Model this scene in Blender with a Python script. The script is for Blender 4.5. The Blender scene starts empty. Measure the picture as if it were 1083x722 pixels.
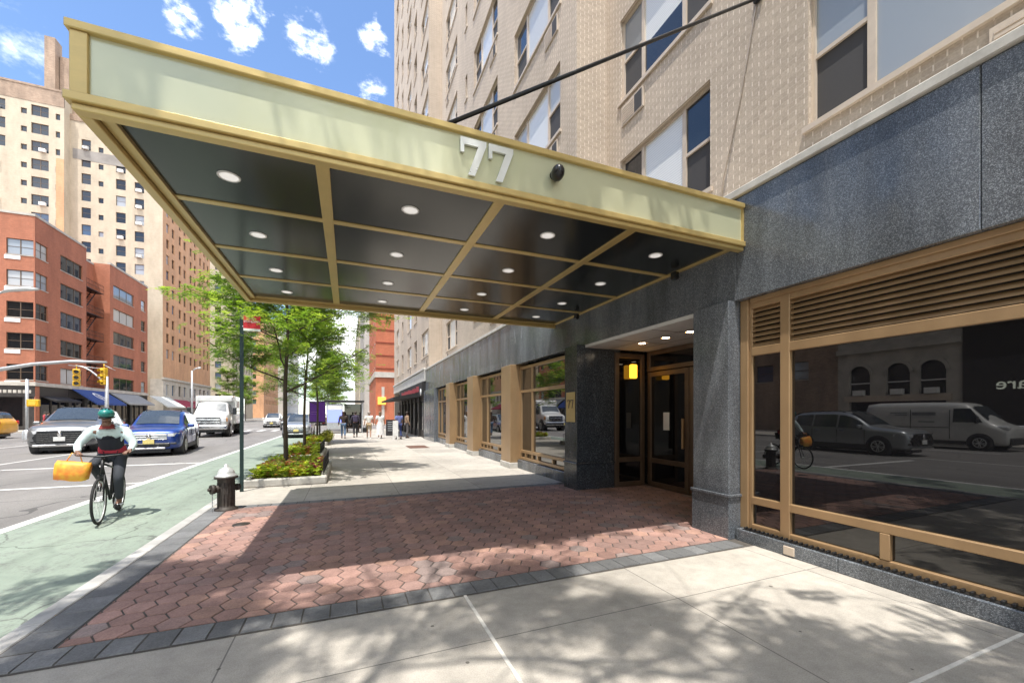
import bpy, bmesh, math, random
from mathutils import Vector, Matrix
random.seed(7)
C = bpy.context.scene.collection
R = math.radians
S = bpy.context.scene

# ------------------------------------------------------------------ helpers
def tag(o, label=None, cat=None, group=None, kind=None):
    if label: o['label'] = label
    if cat: o['category'] = cat
    if group: o['group'] = group
    if kind: o['kind'] = kind
    return o

def thing(name, label, cat, loc=(0, 0, 0), rz=0.0, group=None):
    o = bpy.data.objects.new(name, None)
    C.objects.link(o)
    o.location = loc
    o.rotation_euler = (0, 0, rz)
    o.empty_display_size = .2
    return tag(o, label, cat, group)

def offset_of(o):
    v = Vector((0, 0, 0))
    while o is not None:
        v += Vector(o.location)
        o = o.parent
    return v

def copy_tree(o, parent=None):
    c = o.copy()
    C.objects.link(c)
    c.parent = parent
    for ch in list(o.children):
        copy_tree(ch, c)
    return c

class MB:
    """collects faces, then links them as ONE mesh object"""
    def __init__(s):
        s.v = []; s.f = []; s.m = []; s.sm = []; s.col = None
    def face(s, pts, mi=0, smooth=False):
        n = len(s.v)
        s.v += [tuple(p) for p in pts]
        s.f.append(tuple(range(n, n + len(pts)))); s.m.append(mi); s.sm.append(smooth)
    def mesh_in(s, verts, faces, mi=0, smooth=False):
        n = len(s.v)
        s.v += [tuple(p) for p in verts]
        for f in faces:
            s.f.append(tuple(i + n for i in f)); s.m.append(mi); s.sm.append(smooth)
    def box(s, x0, x1, y0, y1, z0, z1, mi=0, b=0.0):
        if x1 < x0: x0, x1 = x1, x0
        if y1 < y0: y0, y1 = y1, y0
        if z1 < z0: z0, z1 = z1, z0
        if b <= 0:
            v = [(x0, y0, z0), (x1, y0, z0), (x1, y1, z0), (x0, y1, z0), (x0, y0, z1), (x1, y0, z1), (x1, y1, z1), (x0, y1, z1)]
            s.mesh_in(v, [(0, 3, 2, 1), (4, 5, 6, 7), (0, 1, 5, 4), (1, 2, 6, 5), (2, 3, 7, 6), (3, 0, 4, 7)], mi)
        else:
            b = min(b, (x1 - x0) * .45, (y1 - y0) * .45, (z1 - z0) * .45)
            v = []; idx = {}
            for sx in (0, 1):
                for sy in (0, 1):
                    for sz in (0, 1):
                        c = [(x0, x1)[sx], (y0, y1)[sy], (z0, z1)[sz]]
                        d = [b if k == 0 else -b for k in (sx, sy, sz)]
                        for ax in range(3):
                            p = [c[i] + d[i] for i in range(3)]
                            p[ax] = c[ax]
                            idx[(sx, sy, sz, ax)] = len(v); v.append(p)
            F = []
            for ax in range(3):
                o = [i for i in range(3) if i != ax]
                for k in (0, 1):
                    loop = []
                    for a, c in ((0, 0), (1, 0), (1, 1), (0, 1)):
                        t = [0, 0, 0]; t[ax] = k; t[o[0]] = a; t[o[1]] = c
                        loop.append(idx[(*t, ax)])
                    F.append(loop)
            for ax in range(3):
                o = [i for i in range(3) if i != ax]
                for a in (0, 1):
                    for c in (0, 1):
                        q = []
                        for k, ff in ((0, o[0]), (0, o[1]), (1, o[1]), (1, o[0])):
                            t = [0, 0, 0]; t[ax] = k; t[o[0]] = a; t[o[1]] = c
                            q.append(idx[(*t, ff)])
                        F.append(q)
            for sx in (0, 1):
                for sy in (0, 1):
                    for sz in (0, 1):
                        F.append([idx[(sx, sy, sz, k)] for k in range(3)])
            # orient outward
            cx = Vector(((x0 + x1) / 2, (y0 + y1) / 2, (z0 + z1) / 2))
            G = []
            for f in F:
                p = [Vector(v[i]) for i in f]
                nrm = (p[1] - p[0]).cross(p[2] - p[0])
                ce = sum(p, Vector()) / len(p)
                G.append(f if nrm.dot(ce - cx) > 0 else f[::-1])
            s.mesh_in(v, G, mi)
    def prism(s, poly, axis, a, b, mi=0):
        """poly: 2D points; axis 'x','y','z' extruded from a to b"""
        def P(p, t):
            if axis == 'x': return (t, p[0], p[1])
            if axis == 'y': return (p[0], t, p[1])
            return (p[0], p[1], t)
        n = len(poly)
        ar = sum(poly[i][0] * poly[(i + 1) % n][1] - poly[(i + 1) % n][0] * poly[i][1] for i in range(n))
        pl = list(poly) if (ar > 0) != (axis == 'y') else list(poly)[::-1]
        if b < a: a, b = b, a
        v = [P(p, a) for p in pl] + [P(p, b) for p in pl]
        F = [tuple(range(n))[::-1], tuple(range(n, 2 * n))]
        for i in range(n):
            j = (i + 1) % n
            F.append((i, j, n + j, n + i))
        s.mesh_in(v, F, mi)
    def tube(s, pts, r, n=8, mi=0, cap=True):
        pts = [Vector(p) for p in pts]
        rs = r if isinstance(r, (list, tuple)) else [r] * len(pts)
        rings = []; up0 = None
        for i, p in enumerate(pts):
            if i == 0: t = pts[1] - p
            elif i == len(pts) - 1: t = p - pts[i - 1]
            else: t = (pts[i + 1] - p).normalized() + (p - pts[i - 1]).normalized()
            if t.length < 1e-9: t = Vector((0, 0, 1))
            t.normalize()
            if up0 is None:
                up0 = Vector((0, 0, 1)) if abs(t.z) < .9 else Vector((1, 0, 0))
            a = t.cross(up0)
            if a.length < 1e-4: a = t.cross(Vector((0, 1, 0)))
            a.normalize(); b = t.cross(a).normalized(); up0 = -b if False else up0
            rings.append([p + (a * math.cos(k * 2 * math.pi / n) + b * math.sin(k * 2 * math.pi / n)) * rs[i] for k in range(n)])
        v = [q for ring in rings for q in ring]
        F = []
        for i in range(len(pts) - 1):
            for k in range(n):
                k2 = (k + 1) % n
                F.append((i * n + k, i * n + k2, (i + 1) * n + k2, (i + 1) * n + k))
        s.mesh_in(v, F, mi, True)
        if cap:
            m0 = len(s.v) - len(v)
            s.f.append(tuple(m0 + k for k in range(n))[::-1]); s.m.append(mi); s.sm.append(False)
            s.f.append(tuple(m0 + (len(pts) - 1) * n + k for k in range(n))); s.m.append(mi); s.sm.append(False)
    def lathe(s, prof, c=(0, 0, 0), n=16, mi=0, axis='z', smooth=True, sx=1.0, sy=1.0):
        """prof: (radius, height) list"""
        v = []
        for (r, h) in prof:
            for k in range(n):
                a = 2 * math.pi * k / n
                x, y = r * math.cos(a) * sx, r * math.sin(a) * sy
                p = (x, y, h) if axis == 'z' else ((h, x, y) if axis == 'x' else (y, h, x))
                v.append((c[0] + p[0], c[1] + p[1], c[2] + p[2]))
        F = []
        for i in range(len(prof) - 1):
            for k in range(n):
                k2 = (k + 1) % n
                F.append((i * n + k, i * n + k2, (i + 1) * n + k2, (i + 1) * n + k))
        s.mesh_in(v, F, mi, smooth)
    def ball(s, c, rx, ry, rz, n=12, m=8, mi=0):
        prof = []
        for i in range(m + 1):
            t = -math.pi / 2 + math.pi * i / m
            prof.append((max(1e-4, math.cos(t)), math.sin(t)))
        v = []
        for (r, h) in prof:
            for k in range(n):
                a = 2 * math.pi * k / n
                v.append((c[0] + rx * r * math.cos(a), c[1] + ry * r * math.sin(a), c[2] + rz * h))
        F = []
        for i in range(m):
            for k in range(n):
                k2 = (k + 1) % n
                F.append((i * n + k, i * n + k2, (i + 1) * n + k2, (i + 1) * n + k))
        s.mesh_in(v, F, mi, True)
    def add(s, o, mat):
        n = len(s.v)
        s.v += [tuple(mat @ Vector(p)) for p in o.v]
        s.f += [tuple(i + n for i in f) for f in o.f]
        s.m += list(o.m); s.sm += list(o.sm)
    def mesh(s, name, mats, off=Vector((0, 0, 0))):
        me = bpy.data.meshes.new(name)
        me.from_pydata([(p[0] - off[0], p[1] - off[1], p[2] - off[2]) for p in s.v], [], s.f)
        if not isinstance(mats, (list, tuple)): mats = [mats]
        for m in mats: me.materials.append(m)
        me.polygons.foreach_set('material_index', s.m)
        me.polygons.foreach_set('use_smooth', s.sm)
        if s.col is not None:
            at = me.color_attributes.new('tint', 'FLOAT_COLOR', 'CORNER')
            buf = []
            for f, cc in zip(s.f, s.col):
                for _ in f: buf += [cc[0], cc[1], cc[2], 1.0]
            at.data.foreach_set('color', buf)
        me.update()
        return me
    def build(s, name, mats, parent=None, local=False, **kw):
        off = Vector((0, 0, 0)) if (local or parent is None) else offset_of(parent)
        o = bpy.data.objects.new(name, s.mesh(name, mats, off))
        C.objects.link(o)
        if parent is not None: o.parent = parent
        if kw: tag(o, **kw)
        return o

def obj_mesh(name, me, parent=None, loc=(0, 0, 0), rz=0.0):
    o = bpy.data.objects.new(name, me)
    C.objects.link(o)
    o.parent = parent
    o.location = loc
    o.rotation_euler = (0, 0, rz)
    return o

def fix_normals(o):
    bm = bmesh.new(); bm.from_mesh(o.data)
    bmesh.ops.remove_doubles(bm, verts=bm.verts, dist=1e-4)
    bmesh.ops.recalc_face_normals(bm, faces=bm.faces)
    bm.to_mesh(o.data); bm.free()

def apply_mods(o):
    dg = bpy.context.evaluated_depsgraph_get()
    dg.update()
    me = bpy.data.meshes.new_from_object(o.evaluated_get(dg))
    old = o.data
    o.modifiers.clear()
    o.data = me
    me.name = old.name
    return o

def facade(mb, axis, c, nsign, U0, U1, Z0, Z1, holes, depth=.15, mi=0):
    """a wall with real window openings. axis 'x': plane x=c running along y; 'y': plane y=c along x"""
    us = sorted(set([U0, U1] + [h[0] for h in holes] + [h[1] for h in holes]))
    zs = sorted(set([Z0, Z1] + [h[2] for h in holes] + [h[3] for h in holes]))
    us = [u for u in us if U0 <= u <= U1]; zs = [z for z in zs if Z0 <= z <= Z1]
    def P(u, z, d=0.0):
        return (c - nsign * d, u, z) if axis == 'x' else (u, c - nsign * d, z)
    def q(a, b, cc, d):
        pts = [a, b, cc, d]
        mb.face(pts, mi)
    flip = (axis == 'x') == (nsign < 0)
    cover = set()
    for (a, b, z0, z1) in holes:
        i0, i1 = us.index(a), us.index(b); j0, j1 = zs.index(z0), zs.index(z1)
        for i in range(i0, i1):
            for j in range(j0, j1): cover.add((i, j))
        R4 = [(a, z0), (b, z0), (b, z1), (a, z1)]
        for k in range(4):
            p, r = R4[k], R4[(k + 1) % 4]
            f = [P(*p), P(*r), P(*r, depth), P(*p, depth)]
            mb.face(f if flip else f[::-1], mi)
    # merge cells column-wise to keep the count low
    for i in range(len(us) - 1):
        j = 0
        while j < len(zs) - 1:
            if (i, j) in cover: j += 1; continue
            k = j
            f = [P(us[i], zs[j]), P(us[i + 1], zs[j]), P(us[i + 1], zs[k + 1]), P(us[i], zs[k + 1])]
            mb.face(f[::-1] if flip else f, mi)
            j = k + 1

# ------------------------------------------------------------------ materials
class N:
    def __init__(s, name):
        s.m = bpy.data.materials.new(name); s.m.use_nodes = True
        s.t = s.m.node_tree; s.n = s.t.nodes; s.l = s.t.links
        s.b = s.n['Principled BSDF']; s.out = s.n['Material Output']
    def new(s, typ, **kw):
        nd = s.n.new(typ)
        for k, v in kw.items():
            if k.startswith('i_'):
                key = k[2:]
                key = int(key) if key.isdigit() else key.replace('_', ' ')
                s.set(nd, key, v)
            else: setattr(nd, k, v)
        return nd
    def set(s, nd, key, v):
        if isinstance(v, bpy.types.NodeSocket): s.l.new(v, nd.inputs[key])
        else: nd.inputs[key].default_value = v
    def math(s, op, a, b=None, c=None, clamp=False):
        nd = s.n.new('ShaderNodeMath'); nd.operation = op; nd.use_clamp = clamp
        s.set(nd, 0, a)
        if b is not None: s.set(nd, 1, b)
        if c is not None: s.set(nd, 2, c)
        return nd.outputs[0]
    def mix(s, fac, a, b, typ='MIX'):
        nd = s.n.new('ShaderNodeMix'); nd.data_type = 'RGBA'; nd.blend_type = typ
        s.set(nd, 0, fac); s.set(nd, 6, a); s.set(nd, 7, b)
        return nd.outputs[2]
    def noise(s, vec, scale, detail=4, rough=.55):
        nd = s.n.new('ShaderNodeTexNoise')
        s.set(nd, 'Scale', scale); s.set(nd, 'Detail', detail); s.set(nd, 'Roughness', rough)
        if vec is not None: s.l.new(vec, nd.inputs['Vector'])
        return nd.outputs['Fac']
    def ramp(s, fac, stops):
        nd = s.n.new('ShaderNodeValToRGB')
        el = nd.color_ramp.elements
        while len(el) < len(stops): el.new(.5)
        for e, (p, c) in zip(el, stops):
            e.position = p
            e.color = (c, c, c, 1) if isinstance(c, (int, float)) else (*c[:3], 1)
        s.l.new(fac, nd.inputs[0])
        return nd.outputs[0]
    def pos(s): return s.n.new('ShaderNodeNewGeometry').outputs['Position']
    def objco(s): return s.n.new('ShaderNodeTexCoord').outputs['Object']
    def sep(s, v):
        nd = s.n.new('ShaderNodeSeparateXYZ'); s.l.new(v, nd.inputs[0]); return nd.outputs
    def comb(s, x, y, z):
        nd = s.n.new('ShaderNodeCombineXYZ')
        for i, q in enumerate((x, y, z)): s.set(nd, i, q)
        return nd.outputs[0]
    def scale(s, v, sc):
        nd = s.n.new('ShaderNodeVectorMath'); nd.operation = 'MULTIPLY'
        s.l.new(v, nd.inputs[0]); nd.inputs[1].default_value = sc
        return nd.outputs[0]
    def bump(s, h, strength=.3, dist=.01):
        nd = s.n.new('ShaderNodeBump'); nd.inputs['Strength'].default_value = strength
        nd.inputs['Distance'].default_value = dist
        s.l.new(h, nd.inputs['Height'])
        s.l.new(nd.outputs[0], s.b.inputs['Normal'])
    def col(s, c): s.set(s.b, 'Base Color', c if isinstance(c, bpy.types.NodeSocket) else (*c[:3], 1))
    def fin(s, rough=.6, metal=0.0, spec=.5, coat=0.0, ior=1.5):
        s.set(s.b, 'Roughness', rough); s.set(s.b, 'Metallic', metal); s.set(s.b, 'IOR', ior)
        s.set(s.b, 'Specular IOR Level', spec)
        if coat: s.set(s.b, 'Coat Weight', coat); s.set(s.b, 'Coat Roughness', .03)
        return s.m

def c4(c): return (*c[:3], 1)
def mul(c, k): return tuple(min(1, x * k) for x in c[:3])

def M(name, col, rough=.6, metal=0.0, var=.18, scale=6, bump=0.0, bscale=60, spec=.5, coat=0.0, stretch=(1, 1, 1), rvar=.12):
    n = N(name)
    p = n.objco()
    if stretch != (1, 1, 1): p = n.scale(p, stretch)
    f = n.noise(p, scale, 5, .6)
    f = n.ramp(f, [(.3, 0), (.7, 1)])
    n.col(n.mix(f, c4(mul(col, 1 - var)), c4(mul(col, 1 + var))))
    r = n.math('MULTIPLY_ADD', f, rvar, max(0, rough - rvar / 2))
    if bump: n.bump(n.noise(p, bscale, 3), bump, .004)
    return n.fin(r, metal, spec, coat)

def wall_uv(n):
    g = n.n.new('ShaderNodeNewGeometry')
    P = n.sep(g.outputs['Position']); Nn = n.sep(g.outputs['True Normal'])
    ax = n.math('GREATER_THAN', n.math('ABSOLUTE', Nn[0]), .6)
    u = n.math('ADD', n.math('MULTIPLY', P[1], ax), n.math('MULTIPLY', P[0], n.math('SUBTRACT', 1.0, ax)))
    return n.comb(u, P[2], 0.0), g.outputs['Position']

def brick(name, c1, c2, mortar, bw=.203, bh=.068, ms=.006, rough=.85, stain=.25, bump=.2, msm=.1, heads=None):
    n = N(name)
    uv, p = wall_uv(n)
    t = n.new('ShaderNodeTexBrick', offset=.5, squash=1.0)
    n.l.new(uv, t.inputs['Vector'])
    for k, v in (('Scale', 1.0), ('Mortar Size', ms), ('Mortar Smooth', msm), ('Bias', 0.0), ('Brick Width', bw), ('Row Height', bh)):
        t.inputs[k].default_value = v
    t.inputs['Color1'].default_value = c4(c1); t.inputs['Color2'].default_value = c4(c2); t.inputs['Mortar'].default_value = c4(mortar)
    bc = t.outputs['Color']
    if heads:                                                     # pale perpend joints, flush bed joints
        q = n.sep(uv)
        rw = n.math('FLOOR', n.math('DIVIDE', q[1], bh))
        par = n.math('MULTIPLY', n.math('MODULO', n.math('ABSOLUTE', rw), 2.0), .5)
        fu = n.math('FRACT', n.math('ADD', n.math('DIVIDE', q[0], bw), n.math('ADD', par, 100.0)))
        hm_ = n.math('MULTIPLY', n.math('LESS_THAN', fu, .062), n.math('SUBTRACT', 1.0, n.math('LESS_THAN', n.math('FRACT', n.math('DIVIDE', q[1], bh)), .1)))
        bc = n.mix(n.math('MULTIPLY', hm_, .8), bc, c4(heads))
    st = n.ramp(n.noise(n.scale(p, (1, 1, .35)), .8, 6, .65), [(.3, 1 - stain), (.7, 1 + stain * .3)])
    c = n.mix(1.0, bc, st, 'MULTIPLY')
    fine = n.ramp(n.noise(p, 45, 2), [(.3, .88), (.7, 1.08)])
    n.col(n.mix(1.0, c, fine, 'MULTIPLY'))
    if bump: n.bump(n.math('SUBTRACT', 1.0, t.outputs['Fac']), bump, .006)
    return n.fin(rough)

def granite(name, base, fleck, rough=.16, streak=.5, fs=95, amount=.55):
    n = N(name)
    p = n.pos()
    a = n.noise(p, fs, 4, .75)
    v = n.new('ShaderNodeTexVoronoi', feature='F1'); n.l.new(p, v.inputs['Vector']); v.inputs['Scale'].default_value = fs * .8
    vc = n.sep(v.outputs['Color'])[0]
    md = n.noise(n.scale(p, (1, 1, .8)), fs * .22, 4, .7)
    k = n.math('ADD', n.math('ADD', n.math('MULTIPLY', a, .16), n.math('MULTIPLY', vc, .54)), n.math('MULTIPLY', md, .30))
    f = n.ramp(k, [(.30, 0), (amount, .30), (.78, 1)])
    c = n.mix(f, c4(base), c4(fleck))
    s_ = n.ramp(n.noise(n.scale(p, (1.4, 1.4, .25)), 1.6, 5, .6), [(.32, 1 - streak), (.68, 1.0 + streak * .4)])
    q_ = n.sep(p); cell = n.comb(n.math('FLOOR', n.math('DIVIDE', n.math('ADD', q_[1], .9), 1.93)), n.math('FLOOR', n.math('DIVIDE', q_[2], .65)), 0.0)
    wn = n.new('ShaderNodeTexWhiteNoise', noise_dimensions='3D'); n.l.new(cell, wn.inputs['Vector'])
    tn = n.math('MULTIPLY_ADD', wn.outputs['Value'], .16, .92)
    c = n.mix(1.0, c, n.comb(tn, tn, tn), 'MULTIPLY')
    n.col(n.mix(1.0, c, s_, 'MULTIPLY'))
    dust = n.ramp(n.noise(n.scale(p, (2, 2, .5)), 2.2, 5, .6), [(.35, rough), (.7, rough + .22)])
    return n.fin(dust, 0, .5)

def window_glass(name, tones, rough=.03, ior=1.6):
    """reflective pane with whatever hangs behind it; tone differs from pane to pane"""
    n = N(name)
    oi = n.new('ShaderNodeObjectInfo')
    p = n.objco()
    r = oi.outputs['Random']
    rm = n.new('ShaderNodeValToRGB'); rm.color_ramp.interpolation = 'CONSTANT'
    el = rm.color_ramp.elements
    while len(el) < len(tones): el.new(.5)
    for i, (e, t) in enumerate(zip(el, tones)):
        e.position = i / len(tones); e.color = c4(t)
    n.l.new(r, rm.inputs[0])
    n.col(rm.outputs[0])
    w = n.noise(p, 1.2, 2)
    n.bump(w, .05, .02)
    return n.fin(rough, 0, .6, 0, ior)
# ------------------------------------------------------------------ material library
mt = {}
mt['brass'] = M('brass_trim', (.585, .435, .175), .36, .4, .08, 3, stretch=(1, 1, 4))
mt['panel'] = M('sage_panel', (.56, .565, .385), .24, .25, .03, 2, coat=.2, rvar=.02)
mt['soffit'] = M('charcoal_soffit', (.015, .018, .020), .17, 0, .06, 1.5, spec=.38, rvar=.015)
mt['silver'] = M('silver_metal', (.72, .73, .72), .32, .6, .06)
mt['black'] = M('black_plastic', (.012, .012, .013), .28, 0, .2)
mt['blackmetal'] = M('black_steel', (.02, .02, .021), .42, .3, .3, 12)
mt['bronze'] = M('bronze_frame', (.375, .245, .13), .34, .3, .12, 3, stretch=(1, 1, .4))
mt['bronze_dark'] = M('bronze_frame_dark', (.145, .10, .066), .42, .35, .15, 3)
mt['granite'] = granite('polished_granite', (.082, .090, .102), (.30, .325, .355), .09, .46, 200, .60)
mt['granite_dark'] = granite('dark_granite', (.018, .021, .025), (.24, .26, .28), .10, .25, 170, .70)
mt['stone'] = M('coping_stone', (.50, .48, .44), .8, 0, .2, 5, .2)
mt['limestone'] = M('limestone', (.46, .43, .38), .85, 0, .2, 1.2, .2)
mt['beige_frame'] = M('beige_window_frame', (.56, .47, .38), .5, 0, .08)
mt['white_paint'] = M('white_paint', (.78, .78, .76), .5, 0, .08)
mt['ceiling'] = M('alcove_ceiling_white', (.74, .73, .70), .6, 0, .05)
mt['brick_tan'] = brick('tan_brick', (.545, .45, .355), (.46, .375, .295), (.53, .44, .35), .203, .068, .006, .85, .18, heads=(.86, .76, .65))
mt['brick_red'] = brick('red_brick', (.47, .160, .085), (.38, .125, .066), (.40, .20, .13), .22, .075, .008, .85, .25)
mt['brick_cream'] = brick('cream_brick', (.53, .45, .34), (.48, .41, .305), (.51, .44, .35), .3, .1, .01, .85, .22)
mt['brick_orange'] = brick('orange_brick', (.62, .345, .19), (.55, .295, .155), (.58, .36, .22), .3, .1, .01, .85, .25)
mt['brick_brown'] = brick('weathered_brick', (.40, .28, .20), (.30, .20, .14), (.40, .32, .25), .3, .1, .012, .85, .4)
mt['brick_vermilion'] = brick('vermilion_brick', (.52, .15, .07), (.44, .12, .055), (.42, .18, .11), .25, .08, .008, .85, .2)
mt['brick_grey'] = brick('pale_grey_brick', (.50, .47, .43), (.43, .40, .36), (.5, .47, .43), .3, .1, .01, .85, .2)
mt['tint'] = None
mt['glass'] = window_glass('window_glass', [(.010, .012, .014), (.30, .33, .36), (.016, .022, .03), (.45, .45, .44), (.03, .045, .07), (.012, .013, .014), (.20, .22, .24)])
mt['glass_far'] = window_glass('far_window_glass', [(.012, .013, .015), (.10, .14, .22), (.35, .37, .40), (.03, .035, .04), (.06, .10, .17), (.018, .018, .018)], .06)
def shaded_glass():
    n = N('window_with_white_blind'); oi = n.new('ShaderNodeObjectInfo'); z = n.sep(n.objco())[2]; r = oi.outputs['Random']
    lv_ = n.math('MULTIPLY', n.math('SUBTRACT', r, .45), 1.6)         # how far the blind is let down
    down = n.math('GREATER_THAN', z, lv_)
    st = n.math('FRACT', n.math('MULTIPLY', z, 22.0))
    slat = n.ramp(st, [(.0, .52), (.25, .74), (.9, .70), (1.0, .50)])
    tone = n.math('MULTIPLY_ADD', n.math('FRACT', n.math('MULTIPLY', r, 7.3)), .3, .78)
    c = n.mix(1.0, slat, n.comb(tone, tone, n.math('MULTIPLY', tone, .97)), 'MULTIPLY')
    n.col(n.mix(down, (.02, .022, .026, 1), c)); n.bump(n.noise(n.objco(), 1.3, 2), .06, .02)
    return n.fin(.05, 0, .6, 0, 1.6)
mt['shade'] = shaded_glass()
mt['screen'] = M('insect_screen', (.055, .052, .052), .75, 0, .1, 40)
mt['shopglass'] = M('dark_shop_glass', (.006, .006, .007), .015, 0, 0, 1, spec=.75)
n_ = mt['shopglass'].node_tree.nodes['Principled BSDF']
for l_ in list(n_.inputs['Roughness'].links): mt['shopglass'].node_tree.links.remove(l_)
n_.inputs['Roughness'].default_value = .012; n_.inputs['IOR'].default_value = 1.75; n_.inputs['Specular IOR Level'].default_value = .5
mt['bayglass'] = mt['shopglass'].copy(); mt['bayglass'].name = 'mirror_shop_glass'
mt['bayglass'].node_tree.nodes['Principled BSDF'].inputs['IOR'].default_value = 2.7
mt['chrome'] = M('chrome', (.75, .75, .76), .12, 1, .03)
mt['rubber'] = M('tyre_rubber', (.018, .018, .018), .8, 0, .2, 20)
mt['carglass'] = M('car_glass', (.045, .055, .063), .03, 0, .1, spec=1.0, rvar=.01)
mt['headlamp'] = M('headlamp_lens', (.72, .74, .76), .1, 0, .1, 20, coat=.5)
mt['amber'] = M('amber_lens', (.75, .30, .03), .2, 0, .1, 20)
mt['redlens'] = M('red_lens', (.5, .02, .02), .2, 0, .1, 20)
mt['plate_yellow'] = M('yellow_plate', (.75, .62, .22), .5, 0, .1, 30)
mt['plate_white'] = M('white_plate', (.72, .72, .70), .5, 0, .1, 30)
mt['galv'] = M('galvanised_steel', (.50, .52, .53), .45, .5, .12, 8)
mt['sigyellow'] = M('signal_yellow', (.72, .44, .02), .45, 0, .1, 8)
mt['red_sign'] = M('red_sign_face', (.55, .015, .025), .4, 0, .06)
mt['white_sign'] = M('white_sign_ink', (.8, .8, .78), .5, 0, .04)
mt['green_pole'] = M('dark_green_pole', (.012, .030, .026), .4, .2, .2, 10)
mt['iron'] = M('rusty_black_iron', (.055, .045, .038), .6, .3, .5, 14, .5, 40)
mt['alu'] = M('silver_paint', (.62, .63, .62), .42, .4, .12, 15)
mt['kerbstone'] = M('planter_stone', (.44, .42, .38), .85, 0, .25, 6, .4, 50)
mt['soil'] = M('dark_soil', (.06, .04, .028), .95, 0, .4, 20, .8, 60)
mt['bark'] = M('grey_brown_bark', (.085, .062, .045), .9, 0, .35, 14, .9, 40, stretch=(1, 1, .25))
mt['blue_awning'] = M('blue_awning_cloth', (.025, .06, .22), .8, 0, .15, 3)
mt['grey_awning'] = M('grey_awning_cloth', (.26, .27, .28), .8, 0, .15, 3)
mt['pale_awning'] = M('pale_awning_cloth', (.56, .58, .55), .8, 0, .1, 3)
mt['red_awning'] = M('dark_red_awning_cloth', (.28, .025, .05), .8, 0, .15, 3)
mt['black_awning'] = M('black_awning_cloth', (.016, .015, .016), .7, 0, .2, 3)
mt['shopdark'] = M('dark_shop_front', (.035, .030, .027), .5, 0, .3, 2)
mt['wood_dark'] = M('dark_wood', (.09, .05, .03), .6, 0, .3, 3)

def emis(name, col, st):
    n = N(name); n.col(mul(col, .8)); n.b.inputs['Emission Color'].default_value = c4(col); n.b.inputs['Emission Strength'].default_value = st
    return n.m
mt['lamp_white'] = emis('downlight_lens', (1, .97, .93), .16)
mt['lamp_warm'] = emis('warm_downlight', (1, .82, .58), 14.0)
mt['lantern'] = emis('amber_lantern', (1, .45, .03), 1.0)
mt['purple_screen'] = emis('purple_screen', (.045, .01, .10), .35)
mt['blue_screen'] = emis('blue_screen', (.16, .20, .75), .8)

# concrete with joints, gum spots and stains
def concrete(name, base, x0, sx, y0, sy, spots=True):
    n = N(name); p = n.pos(); s = n.sep(p)
    def joint(v, o, st, w):
        fr = n.math('FRACT', n.math('ADD', n.math('DIVIDE', n.math('SUBTRACT', v, o), st), 100.5))
        d = n.math('MULTIPLY', n.math('ABSOLUTE', n.math('SUBTRACT', fr, .5)), st)
        return n.math('LESS_THAN', d, w)
    j = n.math('MAXIMUM', joint(s[0], x0, sx, .005), joint(s[1], y0, sy, .005))
    big = n.ramp(n.noise(p, .55, 6, .65), [(.3, .74), (.7, 1.12)])
    med = n.ramp(n.noise(p, 6, 6, .75), [(.3, .80), (.7, 1.10)])
    fine = n.ramp(n.noise(p, 120, 2, .6), [(.3, .84), (.7, 1.14)])
    # slab to slab change of tone
    cell = n.comb(n.math('FLOOR', n.math('DIVIDE', n.math('SUBTRACT', s[0], x0), sx)), n.math('FLOOR', n.math('DIVIDE', n.math('SUBTRACT', s[1], y0), sy)), 0.0)
    wn = n.new('ShaderNodeTexWhiteNoise', noise_dimensions='3D'); n.l.new(cell, wn.inputs['Vector'])
    slab = n.math('MULTIPLY_ADD', wn.outputs['Value'], .16, .92)
    c = n.mix(1.0, c4(base), big, 'MULTIPLY'); c = n.mix(1.0, c, med, 'MULTIPLY'); c = n.mix(1.0, c, fine, 'MULTIPLY')
    sl = n.comb(slab, slab, slab); c = n.mix(1.0, c, sl, 'MULTIPLY')
    c = n.mix(n.math('MULTIPLY', j, .72), c, (.09, .085, .08, 1))
    if spots:
        v = n.new('ShaderNodeTexVoronoi', feature='F1', voronoi_dimensions='2D'); n.l.new(p, v.inputs['Vector']); v.inputs['Scale'].default_value = 1.9
        rr = n.math('MULTIPLY', n.sep(v.outputs['Color'])[1], .088)
        sp = n.math('LESS_THAN', v.outputs['Distance'], n.math('SUBTRACT', rr, .045))
        c = n.mix(n.math('MULTIPLY', sp, .75), c, (.07, .063, .055, 1))
    n.col(c)
    hb = n.math('SUBTRACT', n.noise(p, 90, 3), n.math('MULTIPLY', j, 1.5))
    n.bump(hb, .25, .006)
    return n.fin(.85)
mt['concrete'] = concrete('pavement_concrete', (.45, .415, .365), .95, 1.70, 1.33, 1.38)
mt['kerb'] = M('kerb_granite', (.40, .39, .37), .8, 0, .25, 3, .3, 60)

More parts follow.
